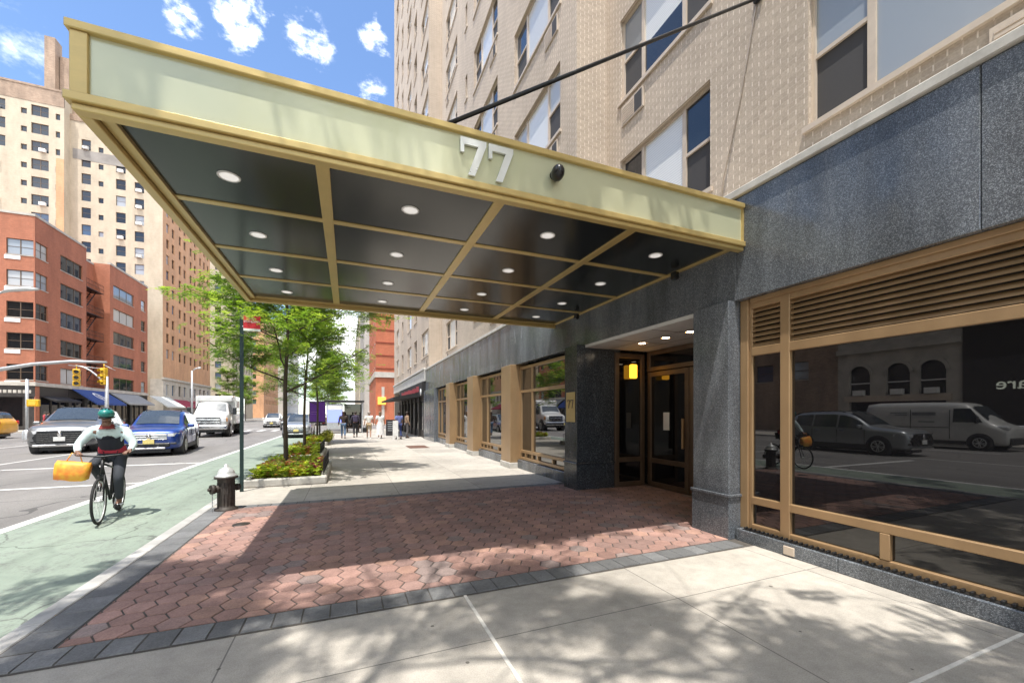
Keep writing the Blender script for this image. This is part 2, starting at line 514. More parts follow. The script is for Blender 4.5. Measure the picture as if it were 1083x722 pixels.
def asphalt(name, base, cracks=True):
    n = N(name); p = n.pos()
    big = n.ramp(n.noise(n.scale(p, (1, .25, 1)), .5, 6, .65), [(.3, .75), (.7, 1.25)])
    fine = n.ramp(n.noise(p, 70, 3, .7), [(.25, .62), (.75, 1.42)])
    c = n.mix(1.0, c4(base), big, 'MULTIPLY'); c = n.mix(1.0, c, fine, 'MULTIPLY')
    v = n.new('ShaderNodeTexVoronoi', feature='DISTANCE_TO_EDGE'); v.inputs['Scale'].default_value = .33
    w = n.new('ShaderNodeVectorMath'); w.operation = 'ADD'
    ns = n.new('ShaderNodeTexNoise'); ns.inputs['Scale'].default_value = .8; n.l.new(p, ns.inputs['Vector'])
    n.l.new(p, w.inputs[0]); n.l.new(ns.outputs['Color'], w.inputs[1]); n.l.new(w.outputs[0], v.inputs['Vector'])
    cr = n.math('LESS_THAN', v.outputs['Distance'], .006)
    c = n.mix(n.math('MULTIPLY', cr, .6), c, (.03, .03, .03, 1))
    n.col(c); n.bump(n.noise(p, 80, 2), .5, .008)
    return n.fin(.85)
mt['asphalt'] = asphalt('asphalt', (.19, .18, .17))
def paint(name, col, under, wear=.45, grain=30):
    n = N(name); p = n.pos()
    f = n.noise(p, 3.0, 8, .75); g = n.noise(p, grain, 3, .7)
    k = n.math('ADD', n.math('MULTIPLY', f, .55), n.math('MULTIPLY', g, .45))
    m_ = n.ramp(k, [(wear - .06, 0), (wear + .06, 1)])
    tone = n.ramp(n.noise(n.scale(p, (1, .3, 1)), .7, 5), [(.3, .85), (.7, 1.12)])
    c = n.mix(1.0, n.mix(m_, c4(under), c4(col)), tone, 'MULTIPLY')
    v = n.new('ShaderNodeTexVoronoi', feature='DISTANCE_TO_EDGE', voronoi_dimensions='2D'); v.inputs['Scale'].default_value = .55
    w = n.new('ShaderNodeVectorMath'); w.operation = 'ADD'; ns = n.new('ShaderNodeTexNoise'); ns.inputs['Scale'].default_value = 1.1; ns.inputs['Detail'].default_value = 5; n.l.new(p, ns.inputs['Vector'])
    n.l.new(p, w.inputs[0]); n.l.new(ns.outputs['Color'], w.inputs[1]); n.l.new(w.outputs[0], v.inputs['Vector'])
    gate = n.math('GREATER_THAN', n.noise(p, .5, 3), .5)
    cr = n.math('MULTIPLY', n.math('LESS_THAN', v.outputs['Distance'], .008), gate)
    c = n.mix(n.math('MULTIPLY', cr, .55), c, (.06, .06, .055, 1))
    scuff = n.ramp(n.noise(n.scale(p, (3.5, .18, 1)), 1.0, 6, .7), [(.48, 1.0), (.75, .72)])
    c = n.mix(1.0, c, scuff, 'MULTIPLY')
    n.col(c); n.bump(g, .3, .006)
    return n.fin(.8)
mt['whiteline'] = paint('worn_white_paint', (.66, .65, .62), (.16, .15, .145), .38)
mt['greenlane'] = paint('faded_green_paint', (.245, .295, .24), (.17, .185, .165), .44)

# ------------------------------------------------------------------ ground, road, pavements
def sheet(name, x0, x1, y0, y1, z, m):
    b = MB(); b.face([(x0, y0, z), (x1, y0, z), (x1, y1, z), (x0, y1, z)])
    return tag(b.build(name, m), kind='structure')
RZ = -.12
sheet('ground', -700, 700, -500, 1500, RZ - .03, mt['asphalt'])
sheet('road', -120, 60, -120, 420, RZ, mt['asphalt'])
sheet('bike_lane', -4.58, -2.36, -40, 43, RZ + .004, mt['greenlane'])
def slab(name, x0, x1, y0, y1, m):
    b = MB(); b.box(x0, x1, y0, y1, RZ - .05, 0); return tag(b.build(name, m), kind='structure')
slab('pavement', -2.14, 9.0, -30, 43.8, mt['concrete'])
kb = MB()
y = -30.0
while y < 43.8:
    kb.box(-2.30, -2.144, y, min(y + 1.794, 43.8), RZ - .05, .004, 0, .012); y += 1.8
tag(kb.build('kerb', mt['kerb']), kind='structure')
slab('far_pavement', -28.4, -20.2, -60, 34.5, mt['concrete'])
slab('far_pavement', -90, -20.2, 50.0, 110, mt['concrete'])
slab('far_pavement', -90, -20.2, 121, 330, mt['concrete'])
slab('far_pavement', -2.2, 60, 60.5, 330, mt['concrete'])
k2 = MB()
for (x0, x1, y0, y1) in ((-20.198, -20.03, -60, 34.5), (-20.198, -20.03, 50, 110), (-20.198, -20.03, 121, 330), (-2.37, -2.203, 60.5, 330)):
    k2.box(x0, x1, y0, y1, RZ - .05, .004)
tag(k2.build('far_kerb', mt['kerb']), kind='structure')

lm = MB(); zl = RZ + .008
def strip(x0, x1, y0, y1): lm.face([(x0, y0, zl), (x1, y0, zl), (x1, y1, zl), (x0, y1, zl)])
strip(-4.76, -4.58, -30, 43)
strip(-9.7, -4.76, 17.0, 17.22); strip(-9.7, -4.76, 12.6, 12.80); strip(-9.7, -4.76, 8.1, 8.3); strip(-9.7, -4.76, 3.5, 3.7)
yy = -30
while yy < 33:
    strip(-15.98, -15.84, yy, yy + 3.2); yy += 9.5
strip(-10.86, -10.72, -30, 33)
for k in range(12): strip(-19.2 + k * 1.22, -18.75 + k * 1.22, 45.2, 48.6)
strip(-19.8, -5, 51.5, 51.9)
tag(lm.build('road_markings', mt['whiteline']), kind='structure')

# ------------------------------------------------------------------ hexagonal pavers
def tintmat(name, rough=.8, fine=70):
    n = N(name); p = n.pos()
    a = n.new('ShaderNodeVertexColor', layer_name='tint')
    f1 = n.ramp(n.noise(p, 5, 5, .7), [(.3, .78), (.7, 1.12)]); f2 = n.ramp(n.noise(p, fine, 3, .7), [(.25, .72), (.75, 1.22)])
    f3 = n.ramp(n.noise(p, .9, 5, .6), [(.3, .82), (.7, 1.12)])
    c = n.mix(1.0, a.outputs['Color'], f1, 'MULTIPLY'); c = n.mix(1.0, c, f2, 'MULTIPLY'); c = n.mix(1.0, c, f3, 'MULTIPLY')
    n.col(c); n.bump(n.noise(p, 110, 2), .35, .005)
    return n.fin(rough)
mt['paver'] = tintmat('clay_paver')
b = MB(); b.face([(-2.14, 3.44, .003), (7.2, 3.44, .003), (7.2, 8.26, .003), (-2.14, 8.26, .003)])
tag(b.build('paving_bed', M('paving_sand', (.085, .075, .066), .95, 0, .3, 20, .5)), kind='structure')
def clip(poly, ax, lim, keep_less):
    out = []
    for i in range(len(poly)):
        p, q = poly[i], poly[(i + 1) % len(poly)]
        ip = (p[ax] <= lim) == keep_less; iq = (q[ax] <= lim) == keep_less
        if ip: out.append(p)
        if ip != iq:
            t = (lim - p[ax]) / (q[ax] - p[ax]); out.append((p[0] + t * (q[0] - p[0]), p[1] + t * (q[1] - p[1])))
    return out
def paver(mb, poly, col, z):
    if len(poly) < 3: return
    cx = sum(p[0] for p in poly) / len(poly); cy = sum(p[1] for p in poly) / len(poly)
    def shr(d):
        o = []
        for (x, y) in poly:
            L = math.hypot(x - cx, y - cy) or 1
            o.append((x + (cx - x) / L * d, y + (cy - y) / L * d))
        return o
    a, c_ = shr(.006), shr(.012)
    tx, ty = random.uniform(-.006, .006), random.uniform(-.006, .006)
    Z = lambda x, y: z + (x - cx) * tx + (y - cy) * ty
    n = len(poly)
    mb.face([(x, y, Z(x, y)) for x, y in c_]); mb.col.append(col)
    for i in range(n):
        j = (i + 1) % n
        mb.face([(a[i][0], a[i][1], Z(*a[i]) - .006), (a[j][0], a[j][1], Z(*a[j]) - .006), (c_[j][0], c_[j][1], Z(*c_[j])), (c_[i][0], c_[i][1], Z(*c_[i]))]); mb.col.append(mul(col, .9))
hx = MB(); hx.col = []
sd = .119; ry = sd * math.sqrt(3); ci = 0
X0, X1, Y0, Y1 = -1.84, 6.15, 3.715, 8.03
x = X0 - .1
while x < X1 + .2:
    y = Y0 - .1 + (ry / 2 if ci % 2 else 0)
    while y < Y1 + .2:
        poly = [(x + sd * math.cos(k * math.pi / 3), y + sd * math.sin(k * math.pi / 3)) for k in range(6)]
        for ax, lim, kl in ((0, X0, False), (0, X1, True), (1, Y0, False), (1, Y1, True)):
            poly = clip(poly, ax, lim, kl)
            if not poly: break
        if poly:
            r = random.random()
            base = (.360, .215, .178) if r < .55 else ((.315, .200, .172) if r < .8 else ((.41, .245, .19) if r < .93 else (.29, .22, .20)))
            paver(hx, poly, mul(base, random.uniform(.85, 1.15)), .010 + random.uniform(-.0012, .0012))
        y += ry
    x += 1.5 * sd; ci += 1
tag(hx.build('hexagonal_paving', mt['paver']), kind='structure')
bp = MB(); bp.col = []
def row(x0, x1, y0, y1, step, along):
    t = x0 if along == 'x' else y0
    end = x1 if along == 'x' else y1
    while t < end - .03:
        u = min(t + step, end)
        g = random.uniform(.135, .20)
        q = [(t, y0), (u, y0), (u, y1), (t, y1)] if along == 'x' else [(x0, t), (x1, t), (x1, u), (x0, u)]
        paver(bp, q, (g, g * 1.01, g * 1.02), .010 + random.uniform(-.001, .001)); t = u
row(-2.13, 4.42, 3.46, 3.705, .20, 'x'); row(-1.84, 4.42, 8.04, 8.24, .20, 'x'); row(-2.13, -1.85, 3.71, 8.24, .30, 'y')
tag(bp.build('paver_border', mt['paver']), kind='structure')
ex = MB()
ex.box(.94, .965, .6, 3.45, -.01, .006); ex.box(2.2, 4.55, 1.318, 1.34, -.01, .006)
tag(ex.build('expansion_joint', M('pale_joint_filler', (.66, .63, .58), .9, 0, .2, 9)), kind='structure')
# ------------------------------------------------------------------ window kit (origin: bottom centre of the opening, outside = -Y)
def win_templates(w, h, kind, depth=.13, sill=.07, fm=0):
    """returns (frame MB, pane MB); frame mats: [frame, stone]; pane mats: [glass, shade, screen]"""
    f = MB(); p = MB(); d = depth; t = .055 if w > .8 else .04
    def sash(x0, x1, mode):
        f.box(x0, x0 + t * .7, d - .05, d, 0, h); f.box(x1 - t * .7, x1, d - .05, d, 0, h)
        f.box(x0, x1, d - .047, d, h - t, h); f.box(x0, x1, d - .047, d, 0, t)
        a, b_ = x0 + t * .7, x1 - t * .7
        if mode == 'dh':
            f.box(a, b_, d - .045, d - .005, h * .5 - .025, h * .5 + .025)
            p.face([(a, d - .02, h * .5), (b_, d - .02, h * .5), (b_, d - .02, h - t), (a, d - .02, h - t)], 0)
            p.face([(a, d - .012, t), (b_, d - .012, t), (b_, d - .012, h * .5), (a, d - .012, h * .5)], 2)
        elif mode == 'shade':
            p.face([(a, d - .02, t), (b_, d - .02, t), (b_, d - .02, h - t), (a, d - .02, h - t)], 1)
        else:
            p.face([(a, d - .02, t), (b_, d - .02, t), (b_, d - .02, h - t), (a, d - .02, h - t)], 0)
    if kind in ('triple', 'triple_clear'):
        s_ = w * .27
        sash(-w / 2, -w / 2 + s_, 'dh'); sash(-w / 2 + s_, w / 2 - s_, 'shade' if kind == 'triple' else 'plain'); sash(w / 2 - s_, w / 2, 'dh')
    elif kind == 'three':
        for k in range(3): sash(-w / 2 + k * w / 3, -w / 2 + (k + 1) * w / 3, 'plain')
    elif kind == 'double':
        sash(-w / 2, 0, 'plain'); sash(0, w / 2, 'plain')
        f.box(-w / 2, w / 2, d - .04, d, h * .5 - .02, h * .5 + .02)
    elif kind == 'sash':
        sash(-w / 2, w / 2, 'dh2')
        f.box(-w / 2, w / 2, d - .045, d, h * .5 - .025, h * .5 + .025)
    else:
        sash(-w / 2, w / 2, 'plain')
    if sill: f.box(-w / 2 - .05, w / 2 + .05, -.045, d + .01, -sill, -.003, 1)
    return f, p

class WinSet:
    """windows of one building: the nearest hundred are parts, any rest one part"""
    def __init__(s, root, fmats, pmats, limit=96):
        s.root = root; s.fm = fmats; s.pm = pmats; s.items = []; s.limit = limit; s.cache = {}
    def put(s, loc, rz, w, h, kind, **kw):
        s.items.append((loc, rz, round(w, 2), round(h, 2), kind, tuple(sorted(kw.items()))))
    def finish(s, name='window'):
        s.items.sort(key=lambda i: Vector(i[0]).length)
        L = offset_of(s.root)
        rest_f = MB(); rest_p = MB()
        for k, (loc, rz, w, h, kind, kw) in enumerate(s.items):
            key = (w, h, kind, kw)
            if key not in s.cache:
                f, p = win_templates(w, h, kind, **dict(kw))
                s.cache[key] = [f, p, None, None]
            e = s.cache[key]
            if k < s.limit:
                if e[2] is None: e[2] = e[0].mesh('window', s.fm); e[3] = e[1].mesh('pane', s.pm)
                o = obj_mesh(name, e[2], s.root, Vector(loc) - L, rz)
                obj_mesh('pane', e[3], o)
            else:
                m = Matrix.Translation(Vector(loc)) @ Matrix.Rotation(rz, 4, 'Z')
                rest_f.add(e[0], m)
                q = MB(); q.add(e[1], m)
                rest_f.v, n0 = rest_f.v, len(rest_f.v)
                rest_f.mesh_in(q.v, q.f); rest_f.m[-len(q.f):] = [len(s.fm) + i for i in q.m]
        if len(s.items) > s.limit:
            o = rest_f.build(name, list(s.fm) + list(s.pm), s.root); tag(o, kind='stuff')

# ------------------------------------------------------------------ the apartment house on our side
A = thing('apartment_building', 'tall tan brick apartment house with polished granite base, bronze shop windows and a recessed entrance', 'building', (5.0, 7.5, 0))
ws = WinSet(A, [mt['beige_frame'], mt['beige_frame']], [mt['glass'], mt['shade'], mt['screen']], 92)
FH = 2.96; S0 = 5.19; WH = 1.74; NF = 15; ZT = 4.40 + NF * FH + 1.4
XN, XM = 5.35, 4.575
acm = MB(); acm.box(-.33, .33, -.035, .05, 0, .40)
for k in range(7): acm.box(-.30, .06, -.045, -.033, .04 + k * .048, .066 + k * .048)
acm.box(.08, .30, -.041, -.033, .03, .37, 1)
ac_me = acm.mesh('air_conditioner_grille', [mt['beige_frame'], mt['screen']])
wall = MB()
def section(x, ya, yb, cols, floors=range(0, NF)):
    holes = []
    for (y0, y1, kind, h, dz) in cols:
        for fl in floors:
            z = S0 + FH * fl + dz
            holes.append((y0, y1, z, z + h))
            ws.put((x, (y0 + y1) / 2, z), R(-90), y1 - y0, h, kind)
            if kind.startswith('triple') and fl < 7:
                o = obj_mesh('air_conditioner_grille', ac_me, A, Vector((x, (y1 - .42) if (x > 5 and y0 > 2) else (y0 + .42), z - .56)) - offset_of(A), R(-90))
    facade(wall, 'x', x, -1, ya, yb, 4.40, ZT, holes, .16)
section(XN, -14.0, 7.57, [(-8.6, -6.3, 'triple', WH, 0), (-4.0, -1.7, 'triple', WH, 0), (1.0, 3.31, 'triple_clear', WH, 0), (4.79, 7.09, 'triple', WH, 0)], range(0, 7))
section(XM, 7.57, 16.75, [(8.30, 11.10, 'triple', 1.62, .04), (12.55, 15.25, 'triple', 1.62, .04), (16.2, 16.5, 'fixed', 1.0, .6)], range(0, 11))
section(XN, 16.75, 24.75, [(17.6, 19.2, 'sash', 1.62, .04), (20.9, 23.5, 'triple', 1.62, .04)], range(0, 13))
section(XM, 24.75, 44.6, [(24.95, 27.45, 'triple', 1.62, .04), (29.4, 30.7, 'sash', 1.62, .04), (32.1, 34.3, 'triple', 1.62, .04), (37.0, 38.1, 'sash', 1.62, .04), (40.4, 42.4, 'triple', 1.62, .04)], range(0, NF))
def wq(*p): wall.face(p)
wq((XM, 7.57, 4.4), (XN, 7.57, 4.4), (XN, 7.57, ZT), (XM, 7.57, ZT))
wq((XN, 16.75, 4.4), (XM, 16.75, 4.4), (XM, 16.75, ZT), (XN, 16.75, ZT))
wq((XM, 24.75, 4.4), (XN, 24.75, 4.4), (XN, 24.75, ZT), (XM, 24.75, ZT))
wq((XM, 44.6, 0), (XM, 44.6, ZT), (22, 44.6, ZT), (22, 44.6, 0))
wq((22, -14, 0), (22, -14, ZT), (XM, -14, ZT), (XM, -14, 0))
wq((XM - .0, -14, ZT), (22, -14, ZT), (22, 44.6, ZT), (XM, 44.6, ZT))
wq((22, 44.6, 0), (22, 44.6, ZT), (22, -14, ZT), (22, -14, 0))
wall.build('brick_wall', mt['brick_tan'], A)
ws.finish()

cb = MB()
cb.box(4.53, 5.40, -14, 25.9, 4.325, 4.42, 0, .01)
cb.build('stone_coping', mt['stone'], A)
fb = MB()   # granite fascia panels with fine joints
ys = [-14, -11.4, -8.8, -6.2, -3.6, -1.0, 1.55, 3.69, 5.5, 7.27, 9.35, 11.4, 13.25, 15.2, 17.1, 19.0, 21.0, 22.9, 25.9]
for a, c_ in zip(ys, ys[1:]): fb.box(4.57, 5.1, a + .003, c_ - .003, 3.03, 4.322, 0, .005)
fb.build('granite_fascia', mt['granite'], A)

def pier(name, x, y0, y1, base, m):
    b = MB()
    b.box(x, 5.5, y0, y1, .575, 3.03, 0, .006)
    b.box(x - .012, 5.5, y0 - .012, y1 + .012, 0, .535, 0, .006)
    b.box(x - .035, 5.5, y0 - .035, y1 + .02, .535, .575, 0, .008)
    if base:
        for z in (1.28, 2.02): b.box(x - .001, x + .02, y0 - .001, y1, z, z + .004)
    return b.build(name, m, A)
pier('granite_pier', 4.47, 3.72, 4.29, True, mt['granite'])
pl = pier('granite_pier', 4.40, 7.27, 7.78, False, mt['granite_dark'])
b = MB(); b.box(4.388, 4.40, 7.34, 7.70, 1.42, 2.05, 0, .003)
plq = b.build('gold_plaque', mt['brass'], A)
def seven(mb, x, z, w, h, y0, y1, t=.06, hook=.09, slant=.45):
    """a numeral 7 in the plane facing -Y"""
    xr = x + w
    P = [(x, z + h), (xr, z + h), (xr, z + h - t * .7), (x + w * slant + t, z), (x + w * slant - .002, z), (xr - t * 1.25, z + h - t), (x + t * .55, z + h - t), (x + t * .55, z + h - t - hook), (x, z + h - t - hook)]
    mb.prism([P[0], P[8], P[7], P[6]], 'y', y0, y1)
    mb.prism([P[0], P[6], P[5], P[2], P[1]], 'y', y0, y1)
    mb.prism([P[2], P[5], P[4], P[3]], 'y', y0, y1)
sv = MB(); t7 = MB()
seven(t7, -.13, -.09, .115, .18, -.006, 0, .022, .03); seven(t7, .015, -.09, .115, .18, -.006, 0, .022, .03)
sv.add(t7, Matrix.Translation((4.387, 7.52, 1.80)) @ Matrix.Rotation(R(-90), 4, 'Z'))
sv.build('numerals', mt['bronze_dark'], plq)

# entrance alcove
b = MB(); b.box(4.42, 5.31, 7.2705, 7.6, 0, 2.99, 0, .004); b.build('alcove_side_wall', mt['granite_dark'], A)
b = MB(); b.box(4.60, 6.35, 4.30, 7.268, 2.975, 3.03)
b.build('alcove_ceiling', mt['ceiling'], A)
g = MB()
for i in range(1, 3): g.box(4.62, 6.3, 4.3 + i * .99, 4.306 + i * .99, 2.971, 2.974)
for i in range(1, 3): g.box(4.6 + i * .58, 4.606 + i * .58, 4.31, 7.26, 2.9708, 2.9738)
g.build('ceiling_joint', mt['bronze_dark'], A)
for yy in (6.37, 5.74, 5.17):
    b = MB(); b.lathe([(.085, 2.962), (.085, 2.972), (.06, 2.974)], (5.33, yy, 0), 16); c1 = b.build('downlight', mt['bronze'], A)
    b = MB(); b.lathe([(.001, 2.966), (.062, 2.966)], (5.33, yy, 0), 16); b.build('lens', mt['lamp_warm'], c1)
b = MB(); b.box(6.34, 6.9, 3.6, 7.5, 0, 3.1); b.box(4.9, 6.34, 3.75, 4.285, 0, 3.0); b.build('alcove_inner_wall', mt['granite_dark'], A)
def glazed(name, x0, x1, y0, y1, z0, z1, axis, fr=.07, rails=(), mat='bronze_dark', th=.06, parent=None, glass='shopglass', stiles=()):
    """bronze frame with a pane; axis 'x': lies in plane x"""
    f = MB(); p = MB()
    def bx(a0, a1, b0, b1, d=0):
        if axis == 'x': f.box(x0 + d, x0 + th, a0, a1, b0, b1, 0, .006)
        else: f.box(a0, a1, y0 + d, y0 + th, b0, b1, 0, .006)
    A0, A1 = (y0, y1) if axis == 'x' else (x0, x1)
    bx(A0, A0 + fr, z0, z1); bx(A1 - fr, A1, z0, z1)
    bx(A0 + fr, A1 - fr, z1 - fr, z1, .002); bx(A0 + fr, A1 - fr, z0, z0 + fr, .002)
    for z in rails: bx(A0 + fr, A1 - fr, z - fr / 2, z + fr / 2, .002)
    for a in stiles: bx(a - fr / 2, a + fr / 2, z0 + fr, z1 - fr, .004)
    if axis == 'x': p.face([(x0 + th * .6, A1 - fr, z0 + fr), (x0 + th * .6, A0 + fr, z0 + fr), (x0 + th * .6, A0 + fr, z1 - fr), (x0 + th * .6, A1 - fr, z1 - fr)])
    else: p.face([(A0 + fr, y0 + th * .6, z0 + fr), (A1 - fr, y0 + th * .6, z0 + fr), (A1 - fr, y0 + th * .6, z1 - fr), (A0 + fr, y0 + th * .6, z1 - fr)])
    o = f.build(name, mt[mat], parent or A)
    p.build('pane', mt[glass], o)
    return o
glazed('side_light', 5.32, 6.10, 7.21, 7.21, .02, 2.90, 'y', .10, (.60,))
d1 = glazed('entrance_door', 6.15, 6.15, 6.02, 7.18, .02, 2.50, 'x', .10, (.58,))
d2 = glazed('entrance_door', 6.15, 6.15, 4.75, 6.00, .02, 2.50, 'x', .10, (.58,))
glazed('transom_light', 6.15, 6.15, 4.32, 7.20, 2.52, 2.96, 'x', .09)
glazed('side_light', 6.15, 6.15, 4.30, 4.73, .02, 2.50, 'x', .08, (.58,))
b = MB(); b.box(6.08, 6.14, 6.10, 6.14, .9, 1.5, 0, .01); b.build('handle', mt['bronze'], d1)
b = MB(); b.box(6.09, 6.14, 4.95, 5.75, 1.15, 1.23, 0, .01); b.build('push_bar', M('red_push_bar', (.5, .10, .07), .5), d2)
b = MB(); b.box(6.172, 6.178, 6.55, 6.72, 1.25, 1.62); b.build('paper_notice', mt['white_sign'], d1)
b = MB(); b.box(5.66, 5.82, 7.10, 7.20, 2.36, 2.66, 0, .02); b.build('wall_lantern', mt['lantern'], A)
b = MB(); b.ball((6.0, 5.2, 2.80), .07, .07, .07); b.build('door_sensor', mt['black'], A)

# shop window nearest to the camera
XG = 4.66
def bar(mb, y0, y1, z0, z1, x0=XG, x1=XG + .09, bv=.006): mb.box(x0, x1, y0, y1, z0, z1, 0, bv)
f = MB(); YL, YR = 3.71, -9.0
bar(f, 3.60, YL, .15, 3.03); bar(f, 3.555, 3.60, .15, 3.03, XG + .02)
bar(f, 3.085, 3.195, .15, 3.03); bar(f, YR, 3.555, 2.90, 3.0299, XG + .004); bar(f, YR, 3.555, 2.315, 2.42, XG + .003)
bar(f, YR, 3.555, .475, .565, XG + .005); bar(f, YR, 3.555, .152, .225, XG + .006)
bar(f, YR, 3.555, 2.97, 3.0285, XG - .02, XG + .003)
bar(f, 2.165, 2.245, .226, .474); bar(f, -2.6, -2.5, .15, 3.03)
sw = f.build('shop_window', mt['bronze'], A)
p = MB()
for (y0, y1) in ((-9, 2.165), (2.165, 3.085), (3.195, 3.555)):
    for (z0, z1) in ((.225, .475), (.565, 2.315)):
        if y0 < 0 and z0 > .5: y1 = 3.085
        if y0 == 2.165 and z0 > .5: continue
        p.face([(XG + .05, y1, z0), (XG + .05, y0, z0), (XG + .05, y0, z1), (XG + .05, y1, z1)])
p.build('pane', mt['shopglass'], sw)
lv = MB()
for (y0, y1) in ((-9, 3.085), (3.195, 3.555)):
    for k in range(8):
        z = 2.43 + k * .060
        lv.prism([(XG + .015, z), (XG + .06, z + .052), (XG + .068, z + .052), (XG + .023, z)], 'y', y0, y1)
lv.build('louvre', mt['bronze'], sw)
b = MB(); b.box(XG + .075, XG + .09, -9, 3.555, 2.42, 2.90); b.build('louvre_backing', M('louvre_backing', (.02, .016, .012), .8), sw)
b = MB()
yy = 3.69
for L in (1.15, 1.5, 1.5, 1.5, 1.5, 1.5, 1.5, 1.5):
    b.box(4.56, 5.1, yy - L + .003, yy, 0, .15, 0, .008); yy -= L
b.build('granite_plinth', mt['granite'], A)
sp = MB(); yy = 3.6
sp.box(4.585, 4.645, -8, 3.62, .1505, .158)
while yy > -3:
    sp.box(4.59, 4.64, yy - .022, yy, .158, .185, 0, .004); yy -= .055
sp.build('bird_spikes', mt['blackmetal'], A)
b = MB(); b.box(4.545, 4.562, 2.96, 3.08, .02, .115, 0, .004); b.build('outlet_box', mt['beige_frame'], A)

# bays beyond the entrance
bays = [(7.78, 10.97), (11.75, 14.80), (15.60, 18.60), (19.40, 22.60)]
for (y0, y1) in bays:
    m_ = y0 + (y1 - y0) * .74
    f = glazed('shop_window', 4.70, 4.70, y0, y1, .26, 2.96, 'x', .08, (.50, 2.24), 'bronze', .09, None, 'bayglass', (m_,))
    for q in (.35, .62, .86):
        f2 = MB(); f2.box(4.702, 4.78, y0 + (y1 - y0) * q, y0 + (y1 - y0) * q + .07, .34, .46); f2.build('mullion', mt['bronze'], f)
    b = MB(); b.box(4.62, 5.1, y0, y1, 0, .25, 0, .01); b.build('granite_plinth', mt['granite'], A)
for (y0, y1) in ((10.97, 11.75), (14.80, 15.60), (18.60, 19.40)):
    b = MB(); b.box(4.40, 5.0, y0, y1, .16, 3.03, 0, .01); o = b.build('bronze_pilaster', mt['bronze'], A)
    b = MB(); b.box(4.375, 5.0, y0 - .02, y1 + .02, 0, .16, 0, .01); b.build('pilaster_base', mt['stone'], o)
b = MB(); b.box(4.46, 5.2, 22.6, 25.9, 0, 3.03, 0, .01); b.build('granite_pier', mt['granite'], A)
b = MB(); b.box(4.98, 5.2, 7.6, 26, 0, 3.1); b.build('inner_wall', mt['shopdark'], A)

# the shop with the black awning at the far end of the building
b = MB(); b.box(4.50, 5.2, 25.9, 44.5, 3.65, 4.36, 0, .02); b.box(4.42, 5.2, 25.9, 44.5, 4.36, 4.50, 0, .02); b.build('stone_band', mt['stone'], A)
b = MB(); b.box(4.62, 5.2, 25.92, 44.5, 0, 2.7); 
for k in range(8): b.box(4.50, 4.62, 26.2 + k * 1.9, 26.5 + k * 1.9, 0, 2.7)
sf = b.build('dark_shop_front', mt['shopdark'], A)
p = MB()
for k in range(7): p.face([(4.61, 28.05 + k * 1.9, .5), (4.61, 26.55 + k * 1.9, .5), (4.61, 26.55 + k * 1.9, 2.4), (4.61, 28.05 + k * 1.9, 2.4)])
p.build('pane', mt['shopglass'], sf)
b = MB(); b.box(4.36, 4.6, 25.95, 38, 2.72, 3.62, 0, .01); sb = b.build('shop_sign_band', mt['black_awning'], A)
b = MB(); random.seed(5); yy = 27.2
while yy < 36.5:
    L = random.uniform(.18, .4); b.box(4.345, 4.36, yy, yy + L, 3.02 + random.uniform(-.03, .03), 3.34 + random.uniform(-.05, .08), 0, .006); yy += L + .1
b.build('sign_lettering', M('deep_red_lettering', (.33, .02, .04), .5), sb)
b = MB(); b.lathe([(.001, 0), (.21, 0), (.21, .05)], (4.34, 26.45, 2.98), 20, axis='x'); b.build('round_badge', mt['white_sign'], sb)
b = MB(); b.prism([(4.36, 2.70), (2.75, 2.52), (2.75, 2.66), (4.36, 3.0)], 'y', 27.5, 37.5); b.build('black_awning', mt['black_awning'], A)
# thin cable on the brick face
b = MB(); b.tube([(5.34, 4.0, 7.35), (5.338, 4.25, 6.2), (5.338, 4.55, 5.2), (5.338, 4.62, 4.44)], .008, 6); b.build('wall_cable', mt['beige_frame'], A)
# ------------------------------------------------------------------ entrance canopy
K = thing('entrance_canopy', 'large flat brass trimmed entrance canopy with sage green fascia and white number over the paving', 'canopy', (1.4, 6.0, 3.66))
kx0, kx1, ky0, ky1 = -1.69, 4.568, 3.60, 8.58
def ring(mb, d, z0, z1, th, bv=.006):
    """a band round the three free sides, its face d outside the canopy line"""
    mb.box(kx0 - d, kx1, ky0 - d, ky0 - d + th, z0, z1, 0, bv)
    mb.box(kx0 - d, kx1, ky1 + d - th, ky1 + d, z0, z1, 0, bv)
    mb.box(kx0 - d, kx0 - d + th, ky0 - d + th, ky1 + d - th, z0, z1, 0, bv)
b = MB()
ring(b, .040, 4.145, 4.203, .10)
ring(b, .045, 3.668, 3.728, .10); ring(b, .015, 3.622, 3.666, .08)
b.box(kx0 - .02, kx0 + .075, ky0 - .022, ky0 + .06, 3.728, 4.145, 0, .004)
b.box(kx0 - .022, kx0 + .06, ky0 + .06, ky0 + .075, 3.728, 4.145); b.box(kx1 - .03, kx1 - .002, ky0 - .02, ky0 + .05, 3.728, 4.145)
b.box(kx0 - .02, kx0 + .06, ky1 - .075, ky1 + .02, 3.728, 4.145)
b.build('brass_trim', mt['brass'], K)
b = MB()
b.box(kx0 + .075, kx1 - .03, ky0, ky0 + .04, 3.728, 4.145)
b.box(kx0, kx0 + .04, ky0 + .075, ky1 - .075, 3.728, 4.145)
b.box(kx0 + .06, kx1, ky1 - .04, ky1, 3.728, 4.145)
b.build('fascia_panel', mt['panel'], K)
b = MB(); b.box(kx0 + .05, kx1, ky0 + .05, ky1 - .05, 4.02, 4.06); b.build('roof_deck', mt['blackmetal'], K)
gx = [-1.70, -.20, 1.40, 3.02, 4.568]; gy = [3.60, 4.86, 6.10, 7.30, 8.58]
for i in range(4):
    for j in range(4):
        b = MB(); b.box(gx[i] + .03, gx[i + 1] - .03, gy[j] + .03, gy[j + 1] - .03, 3.705, 3.73)
        b.build('soffit_panel', mt['soffit'], K)
b = MB()
